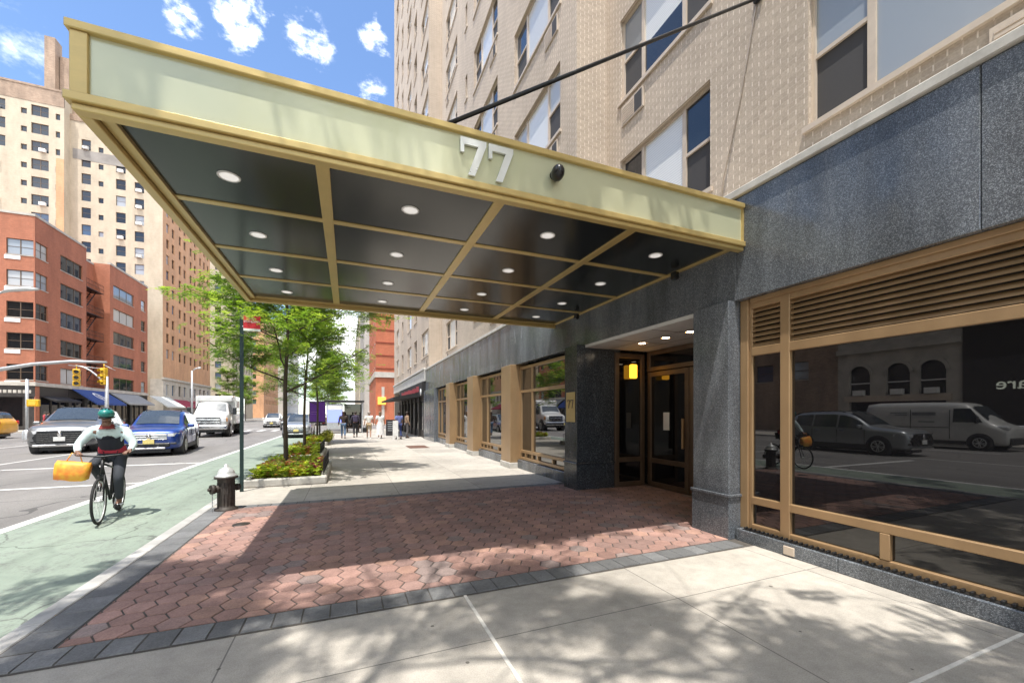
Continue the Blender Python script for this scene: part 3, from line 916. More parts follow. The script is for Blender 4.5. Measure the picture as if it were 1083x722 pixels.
for x in gx[1:4]: b.box(x - .055, x + .055, ky0 + .1, ky1 - .1, 3.69, 3.72, 0, .004)
for k_, y in enumerate(gy[1:4]): b.box(kx0 + .1, kx1, y - .04, y + .04, 3.6925, 3.7195, 0, .004)
b.box(kx0 + .065, kx0 + .15, ky0 + .06, ky1 - .06, 3.6695, 3.715, 0, .004)
b.box(kx1 - .06, kx1, ky0 + .06, ky1 - .06, 3.685, 3.718, 0, .004)
b.box(kx0 + .15, kx1 - .06, ky1 - .14, ky1 - .06, 3.684, 3.718, 0, .004)
b.box(kx0 + .15, kx1 - .06, ky0 + .06, ky0 + .12, 3.684, 3.718, 0, .004)
b.build('brass_rib', mt['brass'], K)
for x in (-.98, .60, 2.19, 3.80):
    for y in (4.28, 5.55, 6.82, 7.97):
        b = MB(); b.lathe([(.090, 3.705), (.090, 3.699), (.074, 3.697), (.072, 3.702)], (x, y, 0), 24); o = b.build('downlight', mt['white_paint'], K)
        b = MB(); b.lathe([(.073, 3.7005), (.001, 3.7005)], (x, y, 0), 24, smooth=False); b.build('lens', mt['lamp_white'], o)
for xx in (.945, 1.215):
    b = MB(); seven(b, xx, 3.775, .245, .335, ky0 - .032, ky0 - .010, .062, .075, .30)
    b.build('number_seven', mt['silver'], K)
b = MB(); b.ball((1.91, ky0 - .085, 3.96), .062, .085, .075, 16, 10); o = b.build('security_camera', mt['black'], K)
b = MB(); b.lathe([(.001, -.03), (.045, -.03), (.045, .03)], (1.91, ky0 - .015, 3.975), 16, axis='y'); b.build('mount', mt['black'], o)
for (x, y) in ((4.42, 7.3), (4.45, 4.6)):
    b = MB(); b.box(x - .05, x + .03, y - .05, y + .05, 3.56, 3.665, 0, .01); b.build('soffit_spotlight', mt['black'], K)
tr = MB(); tr.tube([(.46, 3.85, 4.10), (5.33, 3.96, 7.42)], .021, 10)
tr.lathe([(.001, -.02), (.07, -.02), (.07, .0), (.03, .03)], (5.335, 3.96, 7.42), 12, axis='x')
o = tr.build('tie_rod', mt['blackmetal']); tag(o, 'long black steel tie rod slanting from canopy top up to the brick wall', 'rod')
b = MB(); b.lathe([(.028, -.12), (.034, -.10), (.034, .10), (.028, .12)], (0, 0, 0), 10)
# ------------------------------------------------------------------ vehicles (front = -Y, ground z = 0)
def carpaint(name, col, metal=.35, rough=.28):
    n = N(name); p = n.objco()
    f = n.ramp(n.noise(p, 3, 4), [(.3, .9), (.7, 1.08)])
    low_tone = n.ramp(n.sep(p)[2], [(.25, .78), (.6, 1)])  # paint gets darker towards the bottom of the body
    n.col(n.mix(1.0, n.mix(1.0, c4(col), f, 'MULTIPLY'), low_tone, 'MULTIPLY'))
    return n.fin(rough, metal, .5, .8)
mt['p_blue'] = carpaint('blue_car_paint', (.012, .050, .26))
mt['p_grey'] = carpaint('grey_car_paint', (.17, .175, .18))
mt['p_dark'] = carpaint('dark_car_paint', (.03, .032, .036))
mt['p_silver'] = carpaint('silver_car_paint', (.34, .36, .38))
mt['p_white'] = carpaint('white_car_paint', (.60, .60, .585), .0, .35)
mt['p_taxi'] = carpaint('taxi_yellow_paint', (.80, .40, .012), 0, .35)
mt['p_red'] = carpaint('dark_red_car_paint', (.30, .02, .02))
mt['carglass'].node_tree.nodes['Principled BSDF'].inputs['IOR'].default_value = 1.55
mt['clad'] = M('grey_plastic_cladding', (.045, .045, .047), .6, 0, .15, 10)

def loft(mb, st, mi=0):
    """st: list of (y, [(x, z) ... from bottom centre to top centre on the +X side])"""
    rings = []
    for (y, half) in st:
        ring = [(x, y, z) for x, z in half] + [(-x, y, z) for x, z in half[::-1] if x > 1e-6]
        rings.append(ring)
    n = len(rings[0]); v = [p for r in rings for p in r]; F = []
    for i in range(len(rings) - 1):
        for k in range(n):
            k2 = (k + 1) % n
            F.append((i * n + k, i * n + k2, (i + 1) * n + k2, (i + 1) * n + k))
    F.append(tuple(range(n))[::-1]); F.append(tuple((len(rings) - 1) * n + k for k in range(n)))
    mb.mesh_in(v, F, mi, True)

def lerp_st(st, y):
    for (ya, a), (yb, b) in zip(st, st[1:]):
        if ya <= y <= yb:
            t = (y - ya) / (yb - ya)
            return [(p[0] + (q[0] - p[0]) * t, p[1] + (q[1] - p[1]) * t) for p, q in zip(a, b)]
    return st[-1][1] if y > st[-1][0] else st[0][1]

def wheel(root, x, y, r, w, rimmat):
    s = 1 if x > 0 else -1
    b = MB()
    b.lathe([(r * .60, -w / 2), (r * .93, -w / 2), (r, -w * .36), (r, w * .36), (r * .93, w / 2), (r * .60, w / 2)], (x - s * w / 2, y, r), 28, axis='x')
    t = b.build('wheel', mt['rubber'], root, True)
    b = MB()
    xo = x + s * .004
    b.lathe([(r * .62, -.10 * s), (r * .62, 0), (r * .56, .004 * s), (r * .54, -.035 * s), (.001, -.05 * s)], (xo, y, r), 24, axis='x', mi=1)
    b.lathe([(r * .63, -.01 * s), (r * .63, .006 * s), (r * .55, .006 * s), (r * .55, -.02 * s)], (xo, y, r), 24, axis='x')
    for k in range(10):
        a = k * math.pi / 5 + (.1 if k % 2 else -.1)
        ca, sa = math.cos(a), math.sin(a)
        b.tube([(xo - s * .012, y + ca * r * .12, r + sa * r * .12), (xo - s * .004, y + ca * r * .56, r + sa * r * .56)], .016, 5)
    b.lathe([(.001, .004 * s), (r * .13, 0), (r * .15, -.03 * s)], (xo, y, r), 14, axis='x')
    b.build('rim', [rimmat, mt['black']], t, True)

def suv(label, cat, paint, group, L=4.55, W=1.84, H=1.68, name='parked_suv', grille='bars', plate='plate_yellow', hood=1.0, taxi=False, front=True):
    root = thing(name, label, cat, (0, 0, 0), 0, group)
    w = W / 2; k = L / 4.55; h = H / 1.68
    def ringp(zb, wl, zbelt, wb, ztop, wt, crown):
        return [(0, zb), (wl * .86, zb), (wl, zb + .10), (wl * 1.0, (zb + zbelt) * .5), (wb, zbelt - .10), (wb * .985, zbelt), (wt, ztop - .05), (wt * .90, ztop), (0, ztop + crown)]
    hd = hood
    T = [(-2.275, .34, .60, .66, .60, .72, .56, .01), (-2.24, .26, .74, .78, .74, .86, .68, .015), (-2.12, .23, .85, .86, .85, .97 * hd, .78, .02), (-1.90, .22, .905, .91, .905, 1.02 * hd, .82, .025),
         (-1.50, .21, .915, .95, .915, 1.06 * hd, .82, .03), (-1.08, .21, .92, .98, .91, 1.11 * hd, .80, .035), (-.98, .21, .92, .99, .91, 1.16 * hd, .79, .04), (-.66, .21, .92, 1.00, .90, 1.42, .735, .05), (-.30, .21, .92, 1.00, .90, 1.645, .70, .055),
         (.20, .21, .92, 1.01, .90, 1.70, .69, .055), (1.0, .21, .92, 1.03, .90, 1.69, .68, .05), (1.70, .22, .915, 1.06, .895, 1.65, .67, .04), (1.98, .24, .905, 1.08, .885, 1.50, .67, .03), (2.12, .30, .88, 1.08, .86, 1.16, .74, .02), (2.22, .33, .84, 1.0, .84, 1.04, .76, .01), (2.275, .40, .76, .80, .76, .86, .70, .005)]
    st = []
    for (y, zb, wl, zbelt, wb, zt, wt, cr) in T:
        st.append((y * k, ringp(zb * h, wl * w / .92, zbelt * h, wb * w / .92, zt * h, wt * w / .92, cr)))
    b = MB(); loft(b, st)
    for i in range(len(b.v)):                                    # cladding below the sills
        pass
    body = b.build('body', paint, root, True); fix_normals(body)
    md = body.modifiers.new('s', 'SUBSURF'); md.levels = 1; md.render_levels = 1; apply_mods(body)
    for pl in body.data.polygons: pl.use_smooth = True
    def side(y, t, s, d=.012):
        q = lerp_st(st, y); a, b_ = q[5], q[6]
        return (s * (a[0] + (b_[0] - a[0]) * t + d), y, a[1] + (b_[1] - a[1]) * t)
    # side windows
    for s in (1, -1):
        for (ya, yb) in ((-.82, .02), (.09, .98), (1.05, 1.72)):
            g = MB(); n = 4
            for i in range(n):
                u, v_ = (ya + (yb - ya) * i / n) * k, (ya + (yb - ya) * (i + 1) / n) * k
                q = [side(u, .06, s), side(v_, .06, s), side(v_, .88, s), side(u, .88, s)]
                g.face(q if s > 0 else q[::-1], 0, True)
            g.build('side_window', mt['carglass'], root, True)
    # windscreen and rear window
    def top(y, x, d):
        q = lerp_st(st, y); a, b_ = q[7], q[8]
        t = min(1, abs(x) / a[0]) if a[0] else 0
        return (x, y + d[0], b_[1] + (a[1] - b_[1]) * t * t + d[1])
    for (nm, ya, yb, d, fr) in (('windscreen', -1.0, -.30, (-.012, .016), .93), ('rear_window', 1.78, 2.10, (.014, .012), .9)):
        g = MB(); nx, ny = 6, 4
        for i in range(ny):
            u, v_ = (ya + (yb - ya) * i / ny) * k, (ya + (yb - ya) * (i + 1) / ny) * k
            wu, wv = lerp_st(st, u)[7][0] * fr, lerp_st(st, v_)[7][0] * fr
            for j in range(nx):
                a, c_ = -1 + 2 * j / nx, -1 + 2 * (j + 1) / nx
                g.face([top(u, a * wu, d), top(u, c_ * wu, d), top(v_, c_ * wv, d), top(v_, a * wv, d)], 0, True)
        g.build(nm, mt['carglass'], root, True)
    # cladding, arches
    yw = (-1.36 * k, 1.34 * k); r = .355 * h
    for s in (1, -1):
        for y in yw:
            c = MB(); c.lathe([(.001, s * .02), (r * 1.13, s * .02), (r * 1.18, s * .008), (r * 1.18, -s * .3)], (s * (w - .022), y, r * 1.02), 26, axis='x'); c.build('wheel_arch', mt['clad'], root, True)
        c = MB(); c.box(s * (w - .05), s * (w + .006), yw[0] + r * 1.1, yw[1] - r * 1.1, .215 * h, .40 * h, 0, .02); c.build('sill', mt['clad'], root, True)
    for s in (1, -1):
        for y in yw: wheel(root, s * (w + .012), y, r, .22, mt['alu'])
    # front end
    f = MB(); yf = -2.275 * k
    if grille == 'bars':
        f.box(-.50, .50, yf - .02, yf + .1, .60 * h, .84 * h, 1, .03)
        for q in range(3): f.box(-.52, .52, yf - .045, yf - .015, (.625 + q * .075) * h, (.665 + q * .075) * h, 0, .008)
        f.box(-.47, .47, yf - .05, yf + .05, .27 * h, .33 * h, 0, .012)
        f.box(-.60, .60, yf - .022, yf + .05, .345 * h, .50 * h, 1, .03)
    else:
        f.prism([(-.62, .40 * h), (.62, .40 * h), (.72, .60 * h), (.58, .82 * h), (-.58, .82 * h), (-.72, .60 * h)], 'y', yf - .03, yf + .1, 1)
        for q in range(5): f.box(-.60, .60, yf - .045, yf - .02, (.45 + q * .07) * h, (.465 + q * .07) * h, 1, .004)
        f.box(-.64, .64, yf - .05, yf - .0, .83 * h, .865 * h, 0, .01)
        f.box(-.72, .72, yf - .045, yf + .05, .27 * h, .345 * h, 0, .015)
    f.build('grille', [mt['chrome'], mt['black']], root, True)
    if front:
        g = MB(); g.lathe([(.001, 0), (.07, 0), (.07, .02)], (0, yf - .065, .74 * h), 16, axis='y', sx=1.5); g.build('badge', mt['chrome'], root, True)
    for s in (1, -1):
        g = MB(); g.prism([(s * .53, yf - .01), (s * .70, yf + .02), (s * .84 * w / .92, yf + .19), (s * .905 * w / .92, yf + .46), (s * .80 * w / .92, yf + .42), (s * .55, yf + .12)], 'z', .735 * h, .845 * h)
        g.build('headlight', mt['headlamp'], root, True)
        g = MB(); g.box(s * .60, s * .78, yf + .0, yf + .1, .43 * h, .50 * h, 0, .015); g.build('fog_lamp', mt['clad'], root, True)
        g = MB(); g.box(s * .70 * w / .92, s * .86 * w / .92, 2.12 * k, 2.26 * k, .84 * h, 1.08 * h, 0, .03); g.build('tail_light', mt['redlens'], root, True)
        g = MB(); g.box(s * (w - .02), s * (w + .19), -.86 * k, -.74 * k, 1.03 * h, 1.17 * h, 0, .035); mr = g.build('mirror', paint, root, True)
        g = MB(); g.box(s * (w - .10), s * (w + .01), -.84 * k, -.78 * k, 1.0 * h, 1.05 * h); g.build('mirror_arm', mt['black'], mr, True)
        for y in (.02, .98):
            g = MB(); g.box(s * (w - .02), s * (w + .010), (y - .24) * k, (y - .06) * k, .90 * h, .93 * h, 0, .008); g.build('door_handle', mt['chrome'], root, True)
        g = MB()
        for y in (-.92, .055, 1.02):
            q = lerp_st(st, y * k)
            g.box(s * (q[3][0] - .03), s * (q[3][0] + .003), (y - .006) * k, (y + .006) * k, .42 * h, .96 * h)
        g.build('door_gap', mt['black'], root, True)
        g = MB(); g.tube([(s * .56 * w / .92, -.1 * k, 1.655 * h), (s * .56 * w / .92, .1 * k, 1.73 * h), (s * .55 * w / .92, 1.3 * k, 1.70 * h), (s * .55 * w / .92, 1.5 * k, 1.62 * h)], .018, 6); g.build('roof_rail', mt['black'], root, True)
    g = MB(); g.box(-.16, .16, yf - .075, yf - .05, .47 * h, .62 * h, 0, .005); g.build('number_plate', mt[plate], root, True)
    g = MB(); g.box(-.62 * w, .62 * w, yf + .25, 2.0 * k, .12, .26 * h); g.build('underbody', mt['black'], root, True)
    if taxi:
        g = MB(); g.box(-.30, .30, -.05, .20, H + .02, H + .20, 0, .04); g.build('roof_lamp', mt['white_sign'], root, True)
    return root

def place(o, x, y, rz=0.0, sc=1.0, z=RZ + .004):
    o.location = (x, y, z); o.rotation_euler = (0, 0, R(rz)); o.scale = (sc, sc, sc); return o

gk = 'cars on the avenue'
place(suv('bright blue compact SUV with chrome grille bars, in front of the white box truck', 'car', mt['p_blue'], gk), -7.65, 22.7, 8, 1.08)
place(suv('large silver grey SUV with wide dark mesh grille, behind the cyclist', 'car', mt['p_grey'], gk, 4.95, 1.98, 1.78, 'parked_suv', 'mesh', 'plate_white', 1.04), -11.85, 25.8, 11, 1.10)
place(suv('silver SUV passing the white van, seen mirrored in the big dark shop window', 'car', mt['p_silver'], gk, 4.6, 1.86, 1.68, 'passing_suv', 'mesh', 'plate_white'), -11.7, 11.2, 0, 1.06)
place(suv('yellow taxi cut off by the left edge beside the dark corner shop', 'taxi', mt['p_taxi'], gk, 4.7, 1.85, 1.75, 'taxi', 'mesh', 'plate_yellow', 1.0, True), -24.1, 38.8, -90, 1.08)
place(suv('dark SUV far up the avenue beyond the flower planters', 'car', mt['p_dark'], gk, 4.6, 1.86, 1.7), -5.6, 49, 4, 1.0)
place(suv('white SUV waiting far up the avenue right of the box truck', 'car', mt['p_white'], gk, 4.6, 1.86, 1.7), -8.6, 58, 3, 1.0)
place(suv('dark red car far up the avenue beside the tree trunks', 'car', mt['p_red'], gk, 4.6, 1.86, 1.6), -3.9, 66, 0, 1.0)
place(suv('grey SUV parked at the far kerb in front of the blue awning', 'car', mt['p_silver'], gk, 4.7, 1.88, 1.7), -18.6, 56.5, 0, 1.0)
place(suv('black SUV parked at the far kerb in front of the pale awning', 'car', mt['p_dark'], gk, 4.7, 1.88, 1.7), -18.6, 63.5, 0, 1.0)
place(suv('pale blue grey SUV parked at the kerb behind the purple poster stand', 'car', mt['p_silver'], gk, 4.5, 1.84, 1.62), -3.35, 34.0, 0, 1.0)

# white box truck
T = thing('box_truck', 'white box truck with chrome grille waiting behind the blue SUV', 'truck')
b = MB()
def hr(w, zb, zt, wt, zm): return [(0, zb), (w * .9, zb), (w, zb + .08), (w, zm), (w * .99, zm + .12), (wt, zt - .08), (wt * .92, zt), (0, zt + .02)]
st = [(-3.30, hr(.92, .55, 1.28, .80, .95)), (-3.22, hr(.98, .50, 1.36, .88, 1.0)), (-2.95, hr(1.0, .5, 1.46, .93, 1.05)), (-2.35, hr(1.02, .5, 1.54, .96, 1.1)), (-2.25, hr(1.02, .5, 1.60, .95, 1.12)), (-1.75, hr(1.02, .5, 2.22, .80, 1.2)), (-1.5, hr(1.02, .5, 2.30, .79, 1.2)), (-.7, hr(1.02, .5, 2.32, .80, 1.2))]
loft(b, st); o = b.build('cab', mt['p_white'], T, True); fix_normals(o)
md = o.modifiers.new('s', 'SUBSURF'); md.levels = 1; apply_mods(o)
for pl in o.data.polygons: pl.use_smooth = True
b = MB(); b.box(-1.12, 1.12, -.85, 3.9, .78, 2.72, 0, .05); bx_ = b.build('cargo_box', mt['p_white'], T, True)
b = MB()
for s in (1, -1):
    b.box(s * 1.115, s * 1.128, -.8, 3.85, 1.65, 1.70); b.box(s * 1.115, s * 1.13, 1.2, 1.23, .85, 2.65)
    b.box(s * 1.115, s * 1.126, -.5, .9, 1.9, 2.4)
b.build('side_stripe', mt['galv'], bx_, True)
b = MB(); b.box(-1.0, 1.0, -1.2, -.86, 2.32, 2.66, 0, .06); b.build('wind_deflector', mt['p_white'], T, True)
for xx in (-1.0, -.2, 0, .2, 1.0):
    b = MB(); b.box(xx - .05, xx + .05, -.88, -.84, 2.665, 2.70, 0, .008); b.build('marker_lamp', mt['amber'], bx_, True)
b = MB()
q0, q1 = lerp_st(st, -2.22), lerp_st(st, -1.8)
b.face([(-.80, -2.235, 1.64), (.80, -2.235, 1.64), (.70, -1.83, 2.17), (-.70, -1.83, 2.17)]); b.build('windscreen', mt['carglass'], T, True)
for s in (1, -1):
    b = MB(); q = [(s * .995, -2.0, 1.50), (s * .995, -.95, 1.50), (s * .86, -.95, 2.14), (s * .86, -1.68, 2.14)]
    b.face(q if s > 0 else q[::-1]); b.build('side_window', mt['carglass'], T, True)
    b = MB(); b.box(s * .64, s * .93, -3.36, -3.1, .98, 1.26, 0, .03); b.box(s * .93, s * .985, -3.28, -3.05, 1.0, 1.24, 1, .02); b.build('headlight', [mt['headlamp'], mt['amber']], T, True)
    b = MB(); b.box(s * 1.12, s * 1.34, -2.15, -2.05, 1.45, 1.92, 0, .03); b.tube([(s * 1.0, -2.05, 1.5), (s * 1.15, -2.08, 1.6)], .02, 6); b.build('mirror', mt['black'], T, True)
    for y in (-2.45, 2.3): wheel(T, s * 1.08, y, .44, .27, mt['alu'])
    for y in (-2.45, 2.3):
        b = MB(); b.lathe([(.001, s * .01), (.53, s * .01), (.56, 0), (.56, -s * .4)], (s * 1.03, y, .47), 24, axis='x'); b.build('wheel_arch', mt['black'], T, True)
b = MB(); b.box(-.60, .60, -3.40, -3.2, .86, 1.28, 1, .03)
for k in range(2): b.box(-.62, .62, -3.44, -3.38, .93 + k * .15, 1.01 + k * .15, 0, .012)
b.box(-.64, .64, -3.42, -3.36, 1.25, 1.31, 0, .01); b.box(-.64, .64, -3.42, -3.36, .83, .88, 0, .01)
b.build('grille', [mt['chrome'], mt['black']], T, True)
b = MB(); b.box(-1.0, 1.0, -3.52, -3.2, .50, .78, 0, .05); bu = b.build('bumper', mt['chrome'], T, True)
b = MB(); b.box(-.98, -.66, -3.54, -3.5, .52, .70, 0, .01); b.build('number_plate', mt['plate_yellow'], bu, True)
b = MB(); b.box(-.8, .8, -3.1, 3.8, .3, .8); b.build('chassis', mt['black'], T, True)
place(T, -9.55, 38.6, 5, 1.13)

# white delivery van across the avenue (seen in the window)
V = thing('delivery_van', 'white panel van parked at the far kerb, seen mirrored in the big dark shop window', 'van')
def hv(w, zb, zt, wt, zm): return [(0, zb), (w * .9, zb), (w, zb + .1), (w, zm), (w * .99, zm + .15), (wt, zt - .12), (wt * .88, zt), (0, zt + .03)]
st = [(-2.75, hv(.86, .30, 1.0, .76, .7)), (-2.66, hv(.95, .25, 1.12, .85, .75)), (-2.3, hv(1.0, .23, 1.25, .92, .9)), (-2.05, hv(1.01, .22, 1.36, .93, 1.0)), (-1.45, hv(1.01, .22, 2.15, .82, 1.15)), (-1.2, hv(1.01, .22, 2.24, .85, 1.2)), (0, hv(1.01, .22, 2.27, .86, 1.2)), (2.5, hv(1.01, .22, 2.27, .86, 1.2)), (2.72, hv(1.0, .25, 2.20, .84, 1.2))]
b = MB(); loft(b, st); o = b.build('body', mt['p_white'], V, True); fix_normals(o)
md = o.modifiers.new('s', 'SUBSURF'); md.levels = 1; apply_mods(o)
for pl in o.data.polygons: pl.use_smooth = True
b = MB(); b.face([(-.78, -2.05, 1.40), (.78, -2.05, 1.40), (.70, -1.54, 2.06), (-.70, -1.54, 2.06)]); b.build('windscreen', mt['carglass'], V, True)
for s in (1, -1):
    b = MB(); q = [(s * 1.0, -1.95, 1.30), (s * 1.0, -.95, 1.30), (s * .90, -.95, 1.95), (s * .90, -1.52, 1.95)]
    b.face(q if s > 0 else q[::-1]); b.build('side_window', mt['carglass'], V, True)
    for y in (-1.85, 1.85): wheel(V, s * 1.02, y, .36, .22, mt['alu'])
    for y in (-1.85, 1.85):
        b = MB(); b.lathe([(.001, s * .02), (.42, s * .02), (.44, 0), (.44, -s * .3)], (s * .995, y, .38), 24, axis='x'); b.build('wheel_arch', mt['clad'], V, True)
    b = MB(); b.box(s * .97, s * 1.025, -1.4, 1.4, .28, .42, 0, .02); b.build('sill', mt['clad'], V, True)
    b = MB(); b.box(s * .62, s * .90, -2.72, -2.3, .98, 1.16, 0, .05); b.build('headlight', mt['headlamp'], V, True)
    b = MB(); b.box(s * 1.03, s * 1.22, -1.85, -1.72, 1.25, 1.6, 0, .04); b.build('mirror', mt['black'], V, True)
    b = MB(); b.box(s * .99, s * 1.016, -.86, -.84, .5, 1.9); b.box(s * .99, s * 1.016, .6, .62, .5, 1.9); b.box(s * .99, s * 1.018, -.82, 2.2, 1.02, 1.05); b.build('door_gap', mt['clad'], V, True)
b = MB(); b.box(-.8, .8, -2.80, -2.6, .30, .62, 0, .05); b.build('bumper', mt['clad'], V, True)
b = MB()
random.seed(11)
for (y, z, L, hh) in ((-.35, 1.62, .9, .16), (.75, 1.62, .5, .05), (.75, 1.72, .7, .05), (-.30, 1.28, .6, .05)):
    b.box(1.0, 1.019, y, y + L, z, z + hh)
b.build('side_lettering', M('grey_van_lettering', (.22, .23, .25), .5), V, True)
place(V, -18.45, 11.0, 0, 1.0)
# ------------------------------------------------------------------ people
def skin(name, J, E, mat, parent, loop=2, flat=False):
    """J: {joint: ((x,y,z), rx, ry)}; first joint is the root"""
    keys = list(J); me = bpy.data.meshes.new(name)
    me.from_pydata([J[k][0] for k in keys], [(keys.index(a), keys.index(b)) for a, b in E], [])
    o = bpy.data.objects.new(name, me); C.objects.link(o)
    m = o.modifiers.new('skin', 'SKIN'); m.use_smooth_shade = True; m.branch_smoothing = .3
    if not me.skin_vertices: 
        bpy.context.view_layer.objects.active = o
    for i, k in enumerate(keys):
        sv = me.skin_vertices[0].data[i]
        sv.radius = (J[k][1], J[k][2] if len(J[k]) > 2 else J[k][1]); sv.use_root = (i == 0)
    o.modifiers.new('sub', 'SUBSURF').levels = loop
    o.modifiers['sub'].render_levels = loop
    apply_mods(o)
    o.data.materials.clear(); o.data.materials.append(mat)
    for pl in o.data.polygons: pl.use_smooth = True
    o.parent = parent
    return o
skin_m = M('skin', (.42, .24, .17), .55, 0, .08, 10)
skin_d = M('brown_skin', (.20, .105, .07), .55, 0, .08, 10)
def cloth(name, c): return M(name, c, .85, 0, .15, 12, .15, 60)

def figure(P, label, colours, group, skinm=skin_m, hair=(.03, .02, .015), skirt=None, long_hair=False, helmet=None, hands=False):
    """P: joints in local metres (front -Y); colours: top, bottom, shoe"""
    root = thing('person', label, 'person', (0, 0, 0), 0, group)
    v = {k: Vector(p) for k, p in P.items() if isinstance(p, tuple)}
    mid = v['pelvis'].lerp(v['neck'], .45); ch = v['pelvis'].lerp(v['neck'], .8)
    hd = v['head']; nk = v['neck']
    J = {'pelvis': (v['pelvis'], .135, .10), 'mid': (mid, .125, .09), 'chest': (ch, .115, .08), 'neck': (nk, .055), 'jaw': (nk.lerp(hd, .55), .066, .07), 'head': (hd, .078, .09), 'crown': (hd + (hd - nk).normalized() * .085, .055, .065)}
    E = [('pelvis', 'mid'), ('mid', 'chest'), ('chest', 'neck'), ('neck', 'jaw'), ('jaw', 'head'), ('head', 'crown')]
    J['nose'] = (hd + Vector((0, -.098, -.028)), .013); J['chin'] = (hd + Vector((0, -.07, -.085)), .034); E += [('head', 'nose'), ('jaw', 'chin')]
    for s in 'lr':
        J['sh' + s] = (v['sh' + s] - Vector((0, 0, .012)), .046); J['el' + s] = (v['el' + s], .042); J['wr' + s] = (v['wr' + s], .028); J['ha' + s] = (v['ha' + s], .038, .02)
        J['hip' + s] = (v['hip' + s], .085); J['kn' + s] = (v['kn' + s], .056); J['an' + s] = (v['an' + s], .038); J['toe' + s] = (v['toe' + s], .036, .028)
        E += [('chest', 'sh' + s), ('sh' + s, 'el' + s), ('el' + s, 'wr' + s), ('wr' + s, 'ha' + s), ('pelvis', 'hip' + s), ('hip' + s, 'kn' + s), ('kn' + s, 'an' + s), ('an' + s, 'toe' + s)]
        if hands:
            d = (v['ha' + s] - v['wr' + s]).normalized(); a = d.cross(Vector((0, 0, 1))); a = a.normalized() if a.length > .1 else Vector((1, 0, 0)); dn = Vector((0, 0, -1))
            for f, (o_, L) in enumerate(((-.030, .040), (-.010, .046), (.010, .044), (.029, .036))):
                p0 = v['ha' + s] + a * o_; p1 = p0 + d * L * .8 + dn * .010; p2 = p1 + dn * L * .55
                J['f%d%s' % (f, s)] = (p1, .010); J['g%d%s' % (f, s)] = (p2, .008); E += [('ha' + s, 'f%d%s' % (f, s)), ('f%d%s' % (f, s), 'g%d%s' % (f, s))]
            sg = 1 if s == 'l' else -1
            p1 = v['wr' + s].lerp(v['ha' + s], .5) + a * .045 * -sg
            J['t' + s] = (p1, .011); J['u' + s] = (p1 + d * .035 + dn * .015, .009); E += [('wr' + s, 't' + s), ('t' + s, 'u' + s)]
    skin('body', J, E, skinm, root)
    # upper clothing
    top, bot, shoe = colours
    g = .018
    T = {'mid': (mid, .125 + g, .095 + g), 'pel': (v['pelvis'] + Vector((0, 0, .02)), .14 + g, .105 + g), 'chest': (ch, .155 + g, .12 + g), 'nk': (nk - (nk - ch).normalized() * .015, .10, .095)}
    TE = [('mid', 'pel'), ('mid', 'chest'), ('chest', 'nk')]
    for s in 'lr':
        e = P.get('sleeve', 1.0)
        T['sh' + s] = (v['sh' + s] + Vector((0, 0, .004)), .098); T['el' + s] = (v['el' + s] if e > .6 else v['sh' + s].lerp(v['el' + s], .7), .056)
        TE += [('chest', 'sh' + s), ('sh' + s, 'el' + s)]
        if e > .6: T['wr' + s] = (v['wr' + s], .042); TE += [('el' + s, 'wr' + s)]
    skin('shirt', T, TE, top, root)
    if skirt:
        b = MB(); pz = v['pelvis']
        b.lathe([(.15, .10), (.19, -.05), (.22, -.3), (.27, skirt)], (pz[0], pz[1], pz[2]), 18, sy=.8); b.build('skirt', bot, root, True)
    else:
        short = P.get('short', False)
        B = {'pel': (v['pelvis'], .142, .112)}; BE = []
        for s in 'lr':
            B['hip' + s] = (v['hip' + s], .098); B['kn' + s] = (v['kn' + s], .078 if short else .07)
            BE += [('pel', 'hip' + s), ('hip' + s, 'kn' + s)]
            if not short: B['an' + s] = (v['an' + s] + Vector((0, 0, .03)), .056); BE += [('kn' + s, 'an' + s)]
        skin('trousers', B, BE, bot, root)
    for s in 'lr':
        b = MB(); a, t = v['an' + s], v['toe' + s]
        d = (t - a); d.z = 0; d = d.normalized() if d.length > .01 else Vector((0, -1, 0))
        ang = math.atan2(d.x, -d.y)
        q = MB(); q.box(-.045, .045, -.17, .075, -.03, .05, 0, .025); b.add(q, Matrix.Translation((a[0], a[1], min(a[2], t[2]) - .01)) @ Matrix.Rotation(ang, 4, 'Z'))
        b.build('shoe', shoe, root, True)
    up = (hd - nk).normalized()
    b = MB(); c = hd + up * (.035 if not helmet else .085) + Vector((0, .018 if not helmet else .035, 0)); b.ball(c, .092 if not helmet else .10, .105 if not helmet else .135, .105 if not helmet else .085, 16, 10)
    hm = M('hair', hair, .7, 0, .3, 40)
    h_ = b.build('hair' if not helmet else 'helmet', hm if not helmet else helmet, root, True)
    if helmet:
        g_ = MB(); g_.tube([hd + Vector((-.085, .02, .02)), hd + Vector((-.06, -.085, .01)), hd + Vector((0, -.107, .008)), hd + Vector((.06, -.085, .01)), hd + Vector((.085, .02, .02))], .017, 8); g_.build('sunglasses', mt['black'], root, True)
        b = MB()
        for x in (-.04, 0, .04): b.box(c[0] + x - .009, c[0] + x + .009, c[1] - .08, c[1] + .08, c[2] + .07, c[2] + .092, 0, .008)
        b.build('helmet_vent', mt['black'], h_, True)
    if long_hair:
        b = MB(); b.ball(hd + Vector((0, .05, -.10)), .09, .06, .17, 12, 8); b.build('hair', hm, root, True)
    return root

